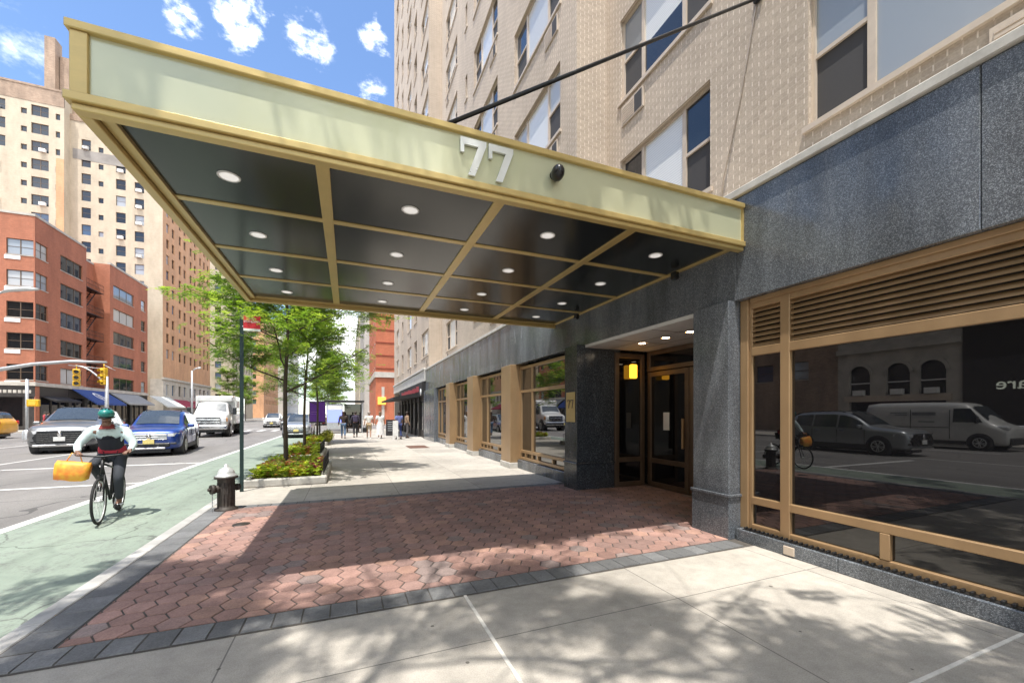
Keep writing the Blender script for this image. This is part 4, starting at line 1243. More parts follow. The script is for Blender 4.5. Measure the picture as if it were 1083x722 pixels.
def standing(sp=.0, sw=.0, h=1.0, arm=.06):
    """walking pose: sp stride, sw arm swing"""
    P = {'pelvis': (0, 0, .95), 'neck': (0, -.01, 1.47), 'head': (0, -.02, 1.60)}
    for s, k in (('l', 1), ('r', -1)):
        P['sh' + s] = (k * .185, 0, 1.40); P['el' + s] = (k * (.22 + arm * .5), .02 + k * sw * .5, 1.13); P['wr' + s] = (k * (.22 + arm), -.06 + k * sw, .89); P['ha' + s] = (k * (.22 + arm), -.08 + k * sw * 1.15, .81)
        P['hip' + s] = (k * .09, 0, .90); P['kn' + s] = (k * .095, -.04 - k * sp * .45, .50); P['an' + s] = (k * .09, .02 - k * sp, .085 + (0.05 if k * sp < 0 else 0)); P['toe' + s] = (k * .10, -.13 - k * sp, .035 + (0.0 if k * sp < 0 else 0))
    for k in list(P): P[k] = tuple(q * h for q in P[k])
    return P
gp = 'people walking on the pavement'
def put(o, x, y, rz, z=0.002): o.location = (x, y, z); o.rotation_euler = (0, 0, R(rz)); return o
P = standing(.16, .12)
put(figure(P, 'woman in a long dark top and blue jeans walking away, leftmost of the walkers', (cloth('dark_blouse', (.045, .03, .025)), cloth('blue_jeans', (.10, .16, .26)), mt['black']), gp, hair=(.05, .025, .015), long_hair=True), -.27, 28.2, 180)
P = standing(-.15, -.1)
o = put(figure(P, 'person in dark jacket and trousers walking away with a dark rucksack', (cloth('dark_jacket', (.035, .028, .045)), cloth('dark_trousers', (.02, .02, .025)), mt['black']), gp), .47, 29.2, 180)
def bag(name, label, cat, x, y, z, sx, sy, sz, m, handle=True):
    b = MB(); b.box(-sx / 2, sx / 2, -sy / 2, sy / 2, 0, sz, 0, min(sx, sy, sz) * .35)
    if handle: b.tube([(-sx * .28, 0, sz * .95), (-sx * .2, 0, sz + .10), (sx * .2, 0, sz + .10), (sx * .28, 0, sz * .95)], .012, 6)
    o = b.build(name, m); o.location = (x, y, z); return tag(o, label, cat)
bag('rucksack', 'dark rucksack on the back of the walker in a dark jacket', 'rucksack', .47, 29.03, 1.02, .32, .18, .46, cloth('rucksack_cloth', (.05, .04, .08)), False)
P = standing(.15, .1); P['sleeve'] = .5; P['short'] = True
put(figure(P, 'walker in white shirt and khaki shorts carrying a dark bag', (cloth('white_shirt', (.75, .73, .68)), cloth('khaki_shorts', (.42, .32, .20)), mt['white_paint']), gp, hair=(.35, .30, .26)), 1.24, 27.3, 180)
bag('shoulder_bag', 'dark bag hanging at the hand of the walker in khaki shorts', 'bag', .98, 27.25, .42, .26, .14, .30, mt['black_awning'])
P = standing(-.10, .06); P['sleeve'] = .5
put(figure(P, 'woman in a long white dress walking away, rightmost of the walkers', (cloth('white_top', (.76, .75, .73)), cloth('white_dress', (.74, .73, .72)), mt['white_paint']), gp, skirt=-.72, hair=(.20, .12, .07), long_hair=True), 1.90, 27.1, 180)
P = standing(.10, .08); P['sleeve'] = .5
put(figure(P, 'person in light blue shirt and navy trousers standing outside the dark shop front', (cloth('blue_shirt', (.16, .19, .42)), cloth('navy_trousers', (.03, .045, .14)), mt['blackmetal']), gp, skin_d), 2.95, 26.0, 200)
P = standing(.03, .03)
put(figure(P, 'person in tan coat waiting beside the shop door, right of the blue shirt', (cloth('tan_coat', (.30, .20, .13)), cloth('grey_trousers', (.12, .11, .11)), mt['black']), gp, skin_d), 3.55, 26.9, 100)
P = standing(.12, .05)
put(figure(P, 'distant pedestrian in dark clothes by the far corner shop behind the taxi', (cloth('black_coat', (.04, .04, .06)), cloth('black_jeans', (.03, .03, .04)), mt['black']), gp), -25.6, 50.6, 90)
P = standing(.12, .05)
put(figure(P, 'distant pedestrian in red top by the far corner shop behind the taxi', (cloth('red_top', (.42, .05, .06)), cloth('dark_blue_jeans', (.06, .08, .14)), mt['black']), gp), -26.6, 52.2, -90)

# ------------------------------------------------------------------ bicycle and cyclist (local, front -Y)
Bk = thing('bicycle', 'dark city bicycle ridden down the green cycle lane', 'bicycle')
def bwheel(y, nm='wheel'):
    b = MB(); n = 40; r = .335
    ring = []
    for k in range(n + 1):
        a = 2 * math.pi * k / n; ring.append((0, y + r * math.cos(a), .355 + r * math.sin(a)))
    b.tube(ring, .019, 8, cap=False); w = b.build(nm, mt['rubber'], Bk, True)
    b = MB(); b.tube([(p[0], y + (p[1] - y) * .93, .355 + (p[2] - .355) * .93) for p in ring], .010, 6, cap=False)
    for k in range(20):
        a = 2 * math.pi * k / 20; b.tube([(.02 if k % 2 else -.02, y + .02 * math.cos(a), .355 + .02 * math.sin(a)), (0, y + .31 * math.cos(a), .355 + .31 * math.sin(a))], .0018, 3)
    b.tube([(-.05, y, .355), (.05, y, .355)], .022, 8); b.build('rim', mt['alu'], w, True)
bwheel(-.54); bwheel(.54)
b = MB(); hb = (0, .02, .29)
b.tube([(0, -.37, .86), hb], .02, 8); b.tube([(0, -.36, .92), (0, .20, .80)], .017, 8); b.tube([(0, .24, .92), hb], .017, 8)
for s in (1, -1):
    b.tube([hb, (s * .05, .54, .355)], .010, 6); b.tube([(0, .20, .80), (s * .05, .54, .355)], .009, 6); b.tube([(s * .035, -.40, .75), (s * .05, -.54, .355)], .012, 6)
b.tube([(0, -.35, .98), (0, -.39, .76)], .022, 8)
b.build('frame', mt['blackmetal'], Bk, True)
b = MB(); b.tube([(0, -.35, .98), (0, -.36, 1.03)], .016, 8); b.tube([(-.31, -.30, 1.06), (-.2, -.36, 1.05), (0, -.37, 1.03), (.2, -.36, 1.05), (.31, -.30, 1.06)], .014, 8); b.build('handlebar', mt['blackmetal'], Bk, True)
b = MB(); b.ball((0, .25, .95), .075, .14, .035); b.tube([(0, .24, .80), (0, .24, .94)], .013, 6); b.build('saddle', mt['black'], Bk, True)
b = MB(); b.lathe([(.09, -.004), (.10, 0), (.09, .004)], (.05, .02, .29), 20, axis='x'); b.tube([(.07, .02, .29), (.07, -.08, .16)], .011, 6); b.tube([(-.07, .02, .29), (-.07, .12, .42)], .011, 6); b.build('crank', mt['galv'], Bk, True)
for s, y, z in ((1, -.08, .15), (-1, .12, .43)):
    b = MB(); b.box(s * .08, s * .17, y - .04, y + .04, z - .012, z + .012, 0, .006); b.build('pedal', mt['black'], Bk, True)
b = MB(); b.tube([(0, -.54, .72)] + [(0, -.54 + .37 * math.cos(a), .355 + .37 * math.sin(a)) for a in (1.4, 1.1, .8)], .02, 6); b.build('mudguard', mt['blackmetal'], Bk, True)
P = {'pelvis': (0, .22, 1.03), 'neck': (0, -.10, 1.50), 'head': (0, -.16, 1.63), 'shl': (.20, -.05, 1.43), 'shr': (-.20, -.05, 1.43), 'ell': (.33, -.12, 1.20), 'elr': (-.34, -.14, 1.20), 'wrl': (.30, -.27, 1.10), 'wrr': (-.30, -.27, 1.10), 'hal': (.27, -.33, 1.085), 'har': (-.27, -.33, 1.085),
     'hipl': (.10, .18, .99), 'hipr': (-.10, .18, .99), 'knl': (.15, -.19, .66), 'knr': (-.15, -.23, .90), 'anl': (.12, .0, .25), 'anr': (-.12, .18, .53), 'toel': (.12, -.12, .19), 'toer': (-.12, .05, .47)}
cy = figure(P, 'cyclist in teal helmet, pale sleeves and dark vest riding down the green lane', (cloth('pale_mint_sleeves', (.62, .74, .74)), cloth('dark_grey_trousers', (.035, .04, .05)), mt['black']), None, skin_d, helmet=M('teal_helmet', (.015, .20, .18), .35, 0, .1, coat=.4), hands=True)
# dark vest with red band over the pale sleeves
v0, v1 = Vector((0, .20, 1.06)), Vector((0, -.085, 1.45))
skin('vest', {'a': (v0.lerp(v1, .45), .175, .145), 'b': (v0.lerp(v1, .05), .17, .14), 'c': (v0.lerp(v1, .82), .19, .155), 'd': (v1, .125, .115), 'l': (Vector((.15, -.055, 1.425)), .112), 'r': (Vector((-.15, -.055, 1.425)), .112)}, [('a', 'b'), ('a', 'c'), ('c', 'd'), ('c', 'l'), ('c', 'r')], cloth('dark_vest', (.022, .024, .036)), cy)
b = MB(); b.lathe([(.172, -.05), (.178, 0), (.170, .06)], (0, .165, 1.10), 24, sy=.82); b.build('red_waistband', cloth('red_cloth', (.40, .03, .05)), cy, True)
b = MB(); b.box(-.11, .11, -.01, .05, 1.14, 1.26, 0, .025); b.build('chest_pouch', mt['black_awning'], cy, True)
b = MB(); b.lathe([(.11, -.03), (.085, .02), (.075, .05)], (0, -.105, 1.49), 16, sy=1.05); b.build('red_face_scarf', cloth('dark_red_scarf', (.22, .035, .03)), cy, True)
for o, dz in ((Bk, 0), (cy, 0)):
    o.location = (-3.66, 8.72, RZ + .008); o.rotation_euler = (0, 0, R(10))
og = N('orange_carrier_bag'); pp = og.objco()
og.col(og.mix(og.ramp(og.noise(pp, 7, 3), [(.35, 0), (.7, 1)]), (.85, .22, .03, 1), (.85, .50, .05, 1))); og.fin(.55)
b = MB(); b.mesh_in([], [])
sec = []
for (z, sx, sy) in ((0, .20, .08), (.02, .25, .11), (.16, .27, .13), (.30, .27, .10), (.36, .26, .035)): 
    sec.append((z, sx, sy))
n = 24; vv = []; FF = []
random.seed(3)
for (z, sx, sy) in sec:
    for k in range(n):
        a = 2 * math.pi * k / n; e = lambda t: math.copysign(abs(t) ** .6, t)
        w_ = 1 + random.uniform(-.06, .06)
        vv.append((sx * e(math.cos(a)) * w_, sy * e(math.sin(a)) * w_, z + random.uniform(-.012, .012)))
for i in range(len(sec) - 1):
    for k in range(n): FF.append((i * n + k, i * n + (k + 1) % n, (i + 1) * n + (k + 1) % n, (i + 1) * n + k))
FF.append(tuple(range(n))[::-1]); FF.append(tuple((len(sec) - 1) * n + k for k in range(n)))
b.mesh_in(vv, FF, 0, True)
b.tube([(-.12, .0, .36), (-.06, 0, .52), (.06, 0, .52), (.12, 0, .36)], .010, 6)
o = b.build('carrier_bag', og.m); o.scale = (.74, .74, .80); o.location = (-3.95, 8.33, .57); o.rotation_euler = (0, R(7), R(4))
tag(o, 'bulging orange and yellow carrier bag hanging from the bicycle handlebar', 'bag')
# ------------------------------------------------------------------ trees
def leafmat(name, k=1.0):
    n = N(name); a = n.new('ShaderNodeVertexColor', layer_name='tint')
    n.col(a.outputs['Color'])
    n.fin(.5, 0, .35)
    tr = n.new('ShaderNodeBsdfTranslucent'); n.l.new(n.mix(1.0, a.outputs['Color'], (1.3, 1.35, .55, 1), 'MULTIPLY'), tr.inputs['Color'])
    mx = n.new('ShaderNodeMixShader'); mx.inputs[0].default_value = .48
    n.l.new(n.b.outputs[0], mx.inputs[1]); n.l.new(tr.outputs[0], mx.inputs[2]); n.l.new(mx.outputs[0], n.out.inputs['Surface'])
    return n.m
mt['leaf'] = leafmat('leaf')

def tree_mesh(seed, height, clear, spread, nspray, trunk_r, lean=(0, 0), clump=1.0, tones=((.17, .28, .05), (.25, .37, .065), (.33, .42, .09), (.12, .215, .04)), lsize=1.0):
    rnd = random.Random(seed)
    tb = MB(); tips = []
    def grow(p, d, L, r, lev):
        n = 5; pts = [Vector(p)]; rs = [r]; dd = Vector(d)
        for i in range(n):
            dd = (dd + Vector((rnd.uniform(-1, 1), rnd.uniform(-1, 1), rnd.uniform(-.6, .8))) * (.10 if lev == 0 else .22)).normalized()
            if lev > 0: dd = (dd + Vector((0, 0, .03 if lev == 1 else -.06))).normalized()
            pts.append(pts[-1] + dd * L / n); rs.append(r * (1 - .62 * (i + 1) / n))
        tb.tube(pts, rs, 8 if lev == 0 else (6 if lev == 1 else 4), cap=False)
        if lev >= 2:
            for i in range(1, len(pts)):
                tips.append((pts[i], dd))
        if lev == 1:
            for i in range(2, len(pts)): tips.append((pts[i], dd))
        if lev < 3:
            kids = (0, 6, 5)[lev] if lev else 0
            for c in range(kids):
                t = rnd.uniform(.3, 1.0); i = min(n - 1, int(t * n)); q = pts[i].lerp(pts[i + 1], t * n - i)
                a = rnd.uniform(0, 2 * math.pi)
                nd = (dd * .7 + Vector((math.cos(a), math.sin(a), rnd.uniform(-.25, .35)))).normalized()
                grow(q, nd, L * rnd.uniform(.38, .62), rs[i] * .6, lev + 1)
        return pts, rs
    trunk = [Vector((0, 0, -.05)), Vector((0, 0, .3)), Vector((rnd.uniform(-.04, .04), rnd.uniform(-.04, .04), clear * .6)), Vector((rnd.uniform(-.08, .08), rnd.uniform(-.08, .08), clear))]
    top = Vector((lean[0] * .5, lean[1] * .5, height * .7)); trunk += [trunk[-1].lerp(top, .5) + Vector((rnd.uniform(-.12, .12), rnd.uniform(-.12, .12), 0)), top, Vector((lean[0], lean[1], height * .95))]
    rr = [trunk_r * 1.35, trunk_r, trunk_r * .88, trunk_r * .8, trunk_r * .55, trunk_r * .35, trunk_r * .1]
    tb.tube(trunk, rr, 12, cap=False)
    nb = 16
    for k in range(nb):
        t = k / (nb - 1); z = clear * .95 + (height * .9 - clear) * t
        for i in range(len(trunk) - 1):
            if trunk[i].z <= z <= trunk[i + 1].z:
                q = trunk[i].lerp(trunk[i + 1], (z - trunk[i].z) / (trunk[i + 1].z - trunk[i].z)); break
        a = k * 2.4 + rnd.uniform(-.4, .4)
        L = spread * (1 - .55 * t ** 1.5) * rnd.uniform(.75, 1.1)
        grow(q, (math.cos(a), math.sin(a), .28 + .6 * t), L, trunk_r * (.42 - .25 * t), 1)
    lb = MB(); lb.col = []
    if clump < 1:
        seeds = []
        while len(seeds) < 95:
            q = tips[rnd.randrange(len(tips))][0]
            if rnd.random() < (math.hypot(q.x - lean[0], q.y - lean[1]) / spread) ** 1.6: seeds.append(q)
        tips = [t for t in tips if min((t[0] - q).length for q in seeds) < clump]
    # each spray: a drooping rachis with pairs of leaflets
    clump = {}
    for s_ in range(nspray):
        p, d = tips[rnd.randrange(len(tips))]
        p = p + Vector((rnd.gauss(0, .13), rnd.gauss(0, .13), rnd.gauss(0, .08)))
        a = rnd.uniform(0, 2 * math.pi); v = Vector((math.cos(a), math.sin(a), rnd.uniform(-.5, .25))).normalized()
        side = v.cross(Vector((0, 0, 1))).normalized(); up = side.cross(v)
        col = tones[rnd.randrange(len(tones))]; col = mul(col, rnd.uniform(.8, 1.2))
        L = rnd.uniform(.16, .30) * lsize; nl = 6
        for i in range(nl):
            c = p + v * (L * (i + .5) / nl) - Vector((0, 0, .05 * (i / nl) ** 2))
            for sg in (1, -1):
                w = L * .085; l_ = L * .30 * (1 - .35 * abs(i / nl - .45))
                dr = (side * sg + v * .35 + up * rnd.uniform(-.35, .35)).normalized(); w2 = v.cross(dr).cross(dr).normalized() * w
                a0 = c; a1 = c + dr * l_ * .5 + w2; a2 = c + dr * l_; a3 = c + dr * l_ * .5 - w2
                lb.face([a0, a1, a2, a3]); lb.col.append(mul(col, rnd.uniform(.88, 1.12)))
    return tb.mesh('trunk', mt['bark']), lb.mesh('crown', mt['leaf'])
tm = [tree_mesh(3, 7.6, 2.25, 2.3, 7200, .060, lsize=1.08), tree_mesh(8, 7.8, 2.4, 2.2, 6200, .056, lsize=1.08), tree_mesh(21, 13.0, 7.4, 4.3, 3100, .075, (.9, 1.5), lsize=1.45, clump=.40)]
def tree(k, x, y, rz, label, group, sc=1.0, z=0.0):
    r = thing('street_tree', label, 'tree', (x, y, z), R(rz), group)
    r.scale = (sc, sc, sc)
    obj_mesh('trunk', tm[k][0], r); obj_mesh('crown', tm[k][1], r)
    return r
gt = 'young trees along the kerb'
tree(0, -1.48, 11.9, 20, 'feathery young street tree in the nearest flower bed, behind the sign pole', gt)
tree(1, -1.52, 17.2, 130, 'feathery young street tree in the second flower bed', gt)
tree(0, -1.5, 23.6, 215, 'young street tree in the third flower bed, beside the purple poster', gt, .95)
tree(1, -1.6, 40.2, 300, 'young street tree by the corner beyond the bus shelter', gt, .95)
tree(2, -1.5, -.15, 0, 'tall street tree at the kerb short of the canopy whose crown dapples the paving', gt)
tree(2, -1.5, -11.0, 200, 'tall street tree further back along the kerb on the near side', gt)
for i, (x, y, s, lb_) in enumerate(((-3.2, 66, 1.25, 'broad street tree at the near kerb past the cross street'), (-3.4, 80, 1.3, 'broad street tree far up the near kerb'), (-3.2, 96, 1.3, 'street tree farthest up the near kerb'), (-20.8, 90, 1.3, 'street tree before the tan apartment tower'), (-20.8, 104, 1.3, 'street tree at the far corner of the tan tower'))):
    tree(i % 2, x, y, i * 70, lb_, gt, s)

# ------------------------------------------------------------------ planters with flowers
mt['plant'] = leafmat('bedding_plant_leaf')
def bed(seed, x0, x1, y0, y1, n, h=.42):
    rnd = random.Random(seed); b = MB(); b.col = []
    for i in range(n):
        x, y = rnd.uniform(x0, x1), rnd.uniform(y0, y1)
        kind = rnd.random()
        warm = (x - x0) / (x1 - x0) < .75 and rnd.random() < .5
        hh = h * rnd.uniform(.55, 1.1)
        if kind < .62: base = rnd.choice([(.48, .60, .08), (.60, .66, .11), (.34, .47, .07), (.66, .68, .20)])
        elif kind < .84: base = rnd.choice([(.66, .28, .12), (.62, .24, .16), (.68, .40, .20)]) if warm else (.36, .45, .08)
        else: base = rnd.choice([(.60, .22, .20), (.65, .40, .10), (.25, .04, .08)])
        nl = 9
        for k in range(nl):
            a = rnd.uniform(0, 2 * math.pi); el = rnd.uniform(.15, 1.2)
            c = Vector((x, y, .06 + hh * rnd.uniform(.25, .85)))
            d = Vector((math.cos(a) * math.cos(el), math.sin(a) * math.cos(el), math.sin(el) * .6)); L = rnd.uniform(.09, .16)
            sd_ = d.cross(Vector((0, 0, 1))).normalized() * L * .38
            m_ = c + d * L * .55 + Vector((0, 0, .012))
            b.face([c, m_ + sd_, c + d * L - Vector((0, 0, .015)), m_ - sd_]); b.col.append(mul(base, rnd.uniform(.75, 1.25)))
    return b
def planter(seed, x0, x1, y0, y1, lab, lab2, n):
    p = thing('planter', lab, 'planter', ((x0 + x1) / 2, (y0 + y1) / 2, 0), 0, 'tree planters along the kerb')
    b = MB(); t = .16; z1 = .17
    b.box(x0, x1, y0, y0 + t, 0, z1, 0, .025); b.box(x0, x1, y1 - t, y1, 0, z1, 0, .025)
    b.box(x1 - t, x1, y0 + t, y1 - t, 0, z1 - .002, 0, .025); b.box(x0, x0 + .08, y0 + t, y1 - t, 0, z1 - .003, 0, .02)
    b.build('stone_rim', mt['kerbstone'], p)
    b = MB(); b.box(x0 + .08, x1 - t, y0 + t, y1 - t, 0, .11); b.build('soil', mt['soil'], p)
    w = MB()
    for k in range(9):
        yk = y0 + .25 + k * (y1 - y0 - .5) / 8; w.tube([(x1 - .08, yk, z1), (x1 - .08, yk, z1 + .36)], .009, 5)
    w.tube([(x1 - .08, y0 + .2, z1 + .35), (x1 - .08, y1 - .2, z1 + .35)], .009, 5); w.tube([(x1 - .08, y0 + .2, z1 + .12), (x1 - .08, y1 - .2, z1 + .12)], .007, 5)
    w.build('wire_guard', mt['blackmetal'], p)
    f = bed(seed, x0 + .14, x1 - t - .05, y0 + t + .04, y1 - t, n).build('flower_bed', mt['plant'])
    tag(f, lab2, 'flowers', kind='stuff')
planter(1, -2.10, -.45, 10.15, 13.3, 'stone edged tree planter nearest the sign pole', 'lime green and orange bedding plants in the nearest planter', 720)
planter(2, -2.10, -.82, 15.6, 18.8, 'stone edged tree planter, second along the kerb', 'lime green bedding plants in the second planter', 520)
planter(3, -2.10, -.95, 22.2, 25.2, 'stone edged tree planter beneath the purple poster stand', 'bright bedding plants under the purple poster', 420)
b = MB(); b.ball((-.95, 23.1, .42), .30, .30, .30, 14, 10)
rnd = random.Random(4); sb_ = MB(); sb_.col = []
for i in range(1500):
    u = Vector((rnd.gauss(0, 1), rnd.gauss(0, 1), rnd.gauss(0, 1))).normalized() * rnd.uniform(.7, 1.05)
    c = Vector((-.99 + u.x * .30, 22.75 + u.y * .30, .44 + u.z * .30)); t = Vector((rnd.gauss(0, 1), rnd.gauss(0, 1), rnd.gauss(0, 1))).normalized(); q = t.cross(u).normalized()
    sb_.face([c, c + t * .05 + q * .018, c + t * .09, c + t * .05 - q * .018]); sb_.col.append(mul((.28, .30, .04) if rnd.random() < .6 else (.40, .36, .07), rnd.uniform(.7, 1.2)))
o = sb_.build('shrub', mt['plant']); tag(o, 'small round yellow green shrub at the corner of the third planter', 'shrub')
# ------------------------------------------------------------------ buildings across the avenue
XW = -28.0
# corner red brick house
Bd = thing('brick_building', 'six storey red brick corner building with dark shop fronts and black fire escape', 'building', (-32, 62, 0))
ws = WinSet(Bd, [mt['bronze_dark'], mt['limestone']], [mt['glass'], mt['shade'], mt['screen']], 90)
w = MB()
heads = [18.25, 15.27, 12.28, 9.30, 6.32]
H1 = []; H2 = []; HS = []; HR = []
for z in heads:
    H1 += [(53.62, 55.3, z - 1.5, z), (57.25, 61.05, z - 1.62, z + .05)]
    ws.put((XW, 54.46, z - 1.5), R(90), 1.68, 1.5, 'double', depth=.14); ws.put((XW, 59.15, z - 1.57), R(90), 3.8, 1.62, 'three', depth=.16)
    HS += [(-29.98, -28.1, z - 1.5, z), (-36.5, -34.3, z - 1.5, z), (-41, -39, z - 1.5, z)]
    for xc, ww in ((-29.04, 1.88), (-35.4, 2.2), (-40, 2.0)): ws.put((xc, 53.5, z - 1.5), 0, ww, 1.5, 'double', depth=.14)
    H2 += [(67.6, 73.0, z - 1.68, z - .1), (75.1, 76.4, z - 1.6, z - .1)]
    ws.put((XW, 70.3, z - 1.68), R(90), 5.4, 1.58, 'three', depth=.16); ws.put((XW, 75.75, z - 1.6), R(90), 1.3, 1.5, 'sash', depth=.14)
    HR += [(63.2, 64.6, z - 1.7, z - .1)]
    ws.put((-29.6, 63.9, z - 1.7), R(90), 1.4, 1.6, 'sash', depth=.12)
ws.items = [(l, r, wd, h, k, kw) for (l, r, wd, h, k, kw) in ws.items]
for z in heads:                                                  # hole sizes follow the windows
    pass
H1 = [h if h[1] < 56 else (57.25, 61.05, h[3] - .05 - 1.57, h[3] - .05 - 1.57 + 1.62) for h in H1]
facade(w, 'x', XW, 1, 53.5, 61.8, 4.5, 20.6, H1, .16); facade(w, 'x', XW, 1, 66.8, 77.2, 4.5, 20.5, H2, .16)
facade(w, 'x', -29.6, 1, 61.8, 66.8, 4.5, 20.2, HR, .16); facade(w, 'y', 53.5, -1, -48, XW, 4.5, 20.6, HS, .16)
for p in ([(XW, 61.8, 4.5), (XW, 61.8, 20.6), (-29.6, 61.8, 20.6), (-29.6, 61.8, 4.5)], [(-29.6, 66.8, 4.5), (-29.6, 66.8, 20.5), (XW, 66.8, 20.5), (XW, 66.8, 4.5)],
          [(XW, 77.2, 0), (XW, 77.2, 20.5), (-48, 77.2, 20.5), (-48, 77.2, 0)], [(-48, 53.5, 20.55), (XW, 53.5, 20.55), (XW, 61.8, 20.55), (-48, 61.8, 20.55)], [(-48, 61.8, 20.1), (-29.6, 61.8, 20.1), (-29.6, 66.8, 20.1), (-48, 66.8, 20.1)], [(-48, 66.8, 20.45), (XW, 66.8, 20.45), (XW, 77.2, 20.45), (-48, 77.2, 20.45)]): w.face(p)
w.build('brick_wall', mt['brick_red'], Bd); ws.finish()
b = MB(); b.box(XW - .25, XW + .06, 53.44, 61.8, 20.6, 20.82); b.box(-48, XW - .25, 53.44, 53.75, 20.6, 20.82); b.box(XW - .25, XW + .06, 66.8, 77.2, 20.5, 20.72); b.box(-29.85, -29.55, 61.8, 66.8, 20.2, 20.4)
b.build('parapet_cap', mt['limestone'], Bd)
acb = MB(); acb.box(-.55, .55, -.05, .05, 0, .36)
acm2 = acb.mesh('air_conditioner', [mt['white_paint']])
for z in heads: obj_mesh('air_conditioner', acm2, Bd, Vector((-29.55, 53.5, z - 1.98)) - offset_of(Bd), 0)
b = MB()
b.box(XW - .3, XW + .12, 53.38, 77.2, 4.25, 4.62, 0, .02); b.box(-48, XW - .3, 53.38, 53.8, 4.25, 4.62, 0, .02); b.build('shop_cornice', mt['limestone'], Bd)
b = MB(); b.box(-48, XW - .25, 53.75, 77.2, 0, 4.3)
for y in (53.55, 58.6, 61.5, 66.9, 72, 76.6): b.box(XW - .25, XW, y, y + .55, 0, 4.25)
for y in (54.4, 56, 57.3, 60, 63, 64.8, 68.5, 70.2, 73.5, 75): b.box(XW - .25, XW - .1, y, y + .14, 0, 3.3)
b.box(-48, XW, 53.5, 53.76, 3.2, 4.25); b.box(XW - .25, XW - .02, 54, 77.1, 3.3, 4.25)
b.box(XW - .05, XW + .02, 53.52, 54.1, 0, 4.2, 1); 
sfw = b.build('shop_front', [mt['shopdark'], mt['brick_red']], Bd)
p = MB()
for (y0, y1) in ((54.15, 58.5), (59.2, 61.4), (62.1, 66.8), (67.5, 71.9), (72.6, 76.5)): p.face([(XW - .18, y0, .4), (XW - .18, y1, .4), (XW - .18, y1, 3.2), (XW - .18, y0, 3.2)])
p.face([(-36, 53.74, .4), (-29, 53.74, .4), (-29, 53.74, 3.1), (-36, 53.74, 3.1)])
p.build('pane', mt['shopglass'], sfw)
b = MB(); random.seed(9); xx = -33.6
while xx < -28.4:
    b.box(xx, xx + .24, 53.48, 53.5, 3.55, 3.85); xx += .34
b.build('sign_lettering', mt['limestone'], sfw)
fe = MB()
for z in [q - 1.75 for q in heads]:
    fe.box(-29.5, -28.35, 62.4, 66.2, z - .06, z)
    for zz in (z + .45, z + .95): fe.tube([(-28.37, 62.4, zz), (-28.37, 66.2, zz)], .025, 4)
    for k in range(14): fe.tube([(-28.37, 62.4 + k * .29, z), (-28.37, 62.4 + k * .29, z + .95)], .014, 4)
    fe.tube([(-28.7, 62.6, z - 2.98), (-28.7, 65.4, z)], .06, 4); fe.tube([(-29.2, 62.6, z - 2.98), (-29.2, 65.4, z)], .06, 4)
    for k in range(9): fe.box(-29.2, -28.7, 62.7 + k * .31, 62.9 + k * .31, z - 2.85 + k * .33, z - 2.82 + k * .33)
fe.build('fire_escape', mt['blackmetal'], Bd)
def awning(name, y0, y1, z1, z0, out, m, par, logo=None):
    b = MB(); b.prism([(XW + .1, z1), (XW + .1, z1 - .08), (XW + out, z0 - .2), (XW + out, z0)], 'y', y0, y1)
    a = b.build(name, m, par)
    if logo:
        b = MB(); cy_ = (y0 + y1) / 2 - .3; n = 20; zc = (z0 + z1) / 2; sl = (z1 - z0) / (out - .1); nx = sl / math.hypot(1, sl) * .012; nz = 1 / math.hypot(1, sl) * .012
        for k in range(n):
            a0, a1 = 2 * math.pi * k / n, 2 * math.pi * (k + 1) / n
            def q(r, t): dx = r * math.sin(t) / math.hypot(1, sl); return (XW + (out + .1) / 2 - dx + nx, cy_ + r * math.cos(t), zc + dx * sl + nz)
            b.face([q(.55, a0), q(.75, a0), q(.75, a1), q(.55, a1)])
        for y_ in (-.2, 0, .2):
            b.face([(XW + (out + .1) / 2 + .3 + nx, cy_ + y_, zc - .3 * sl + nz), (XW + (out + .1) / 2 + .3 + nx, cy_ + y_ + .1, zc - .3 * sl + nz), (XW + (out + .1) / 2 - .3 + nx, cy_ + y_ + .1, zc + .3 * sl + nz), (XW + (out + .1) / 2 - .3 + nx, cy_ + y_, zc + .3 * sl + nz)])
        b.build('round_emblem', mt['white_sign'], a)
    return a
awning('blue_awning', 59.0, 65.4, 4.3, 2.75, 2.2, mt['blue_awning'], Bd, True)
awning('grey_awning', 66.6, 74.0, 4.2, 2.9, 2.0, mt['grey_awning'], Bd)
awning('black_awning', 54.2, 58.4, 3.3, 2.9, 1.2, mt['black_awning'], Bd)

# tall cream apartment tower behind it
Bt = thing('apartment_tower', 'tall cream brick apartment tower with many windows rising behind the red corner building', 'building', (-36, 92, 0))
ws = WinSet(Bt, [mt['bronze_dark'], mt['limestone']], [mt['glass_far'], mt['shade'], mt['screen']], 96)
w = MB(); wo = MB()
Yt = 82.6; rows = [45.2 - 2.62 * k for k in range(16)]
HL = []
for k, z in enumerate(rows):
    for (x0, x1, kd, h) in ((-47.3, -45.6, 'double', 1.55), (-44.0, -43.35, 'fixed', .8), (-42.9, -41.0, 'double', 1.55), (-40.25, -39.75, 'fixed', .9)):
        if z < 10 or z > 45.3: continue
        if kd == 'double' and k > 2 and x0 < -43: x1 = x0 + 1.1
        HL.append((x0, x1, z, z + h)); ws.put(((x0 + x1) / 2, Yt - 1.4, z), 0, x1 - x0, h, kd, depth=.2, sill=0)
facade(w, 'y', Yt - 1.4, -1, -56, -39.3, 0, 49.3, HL, .22)
HR_ = []
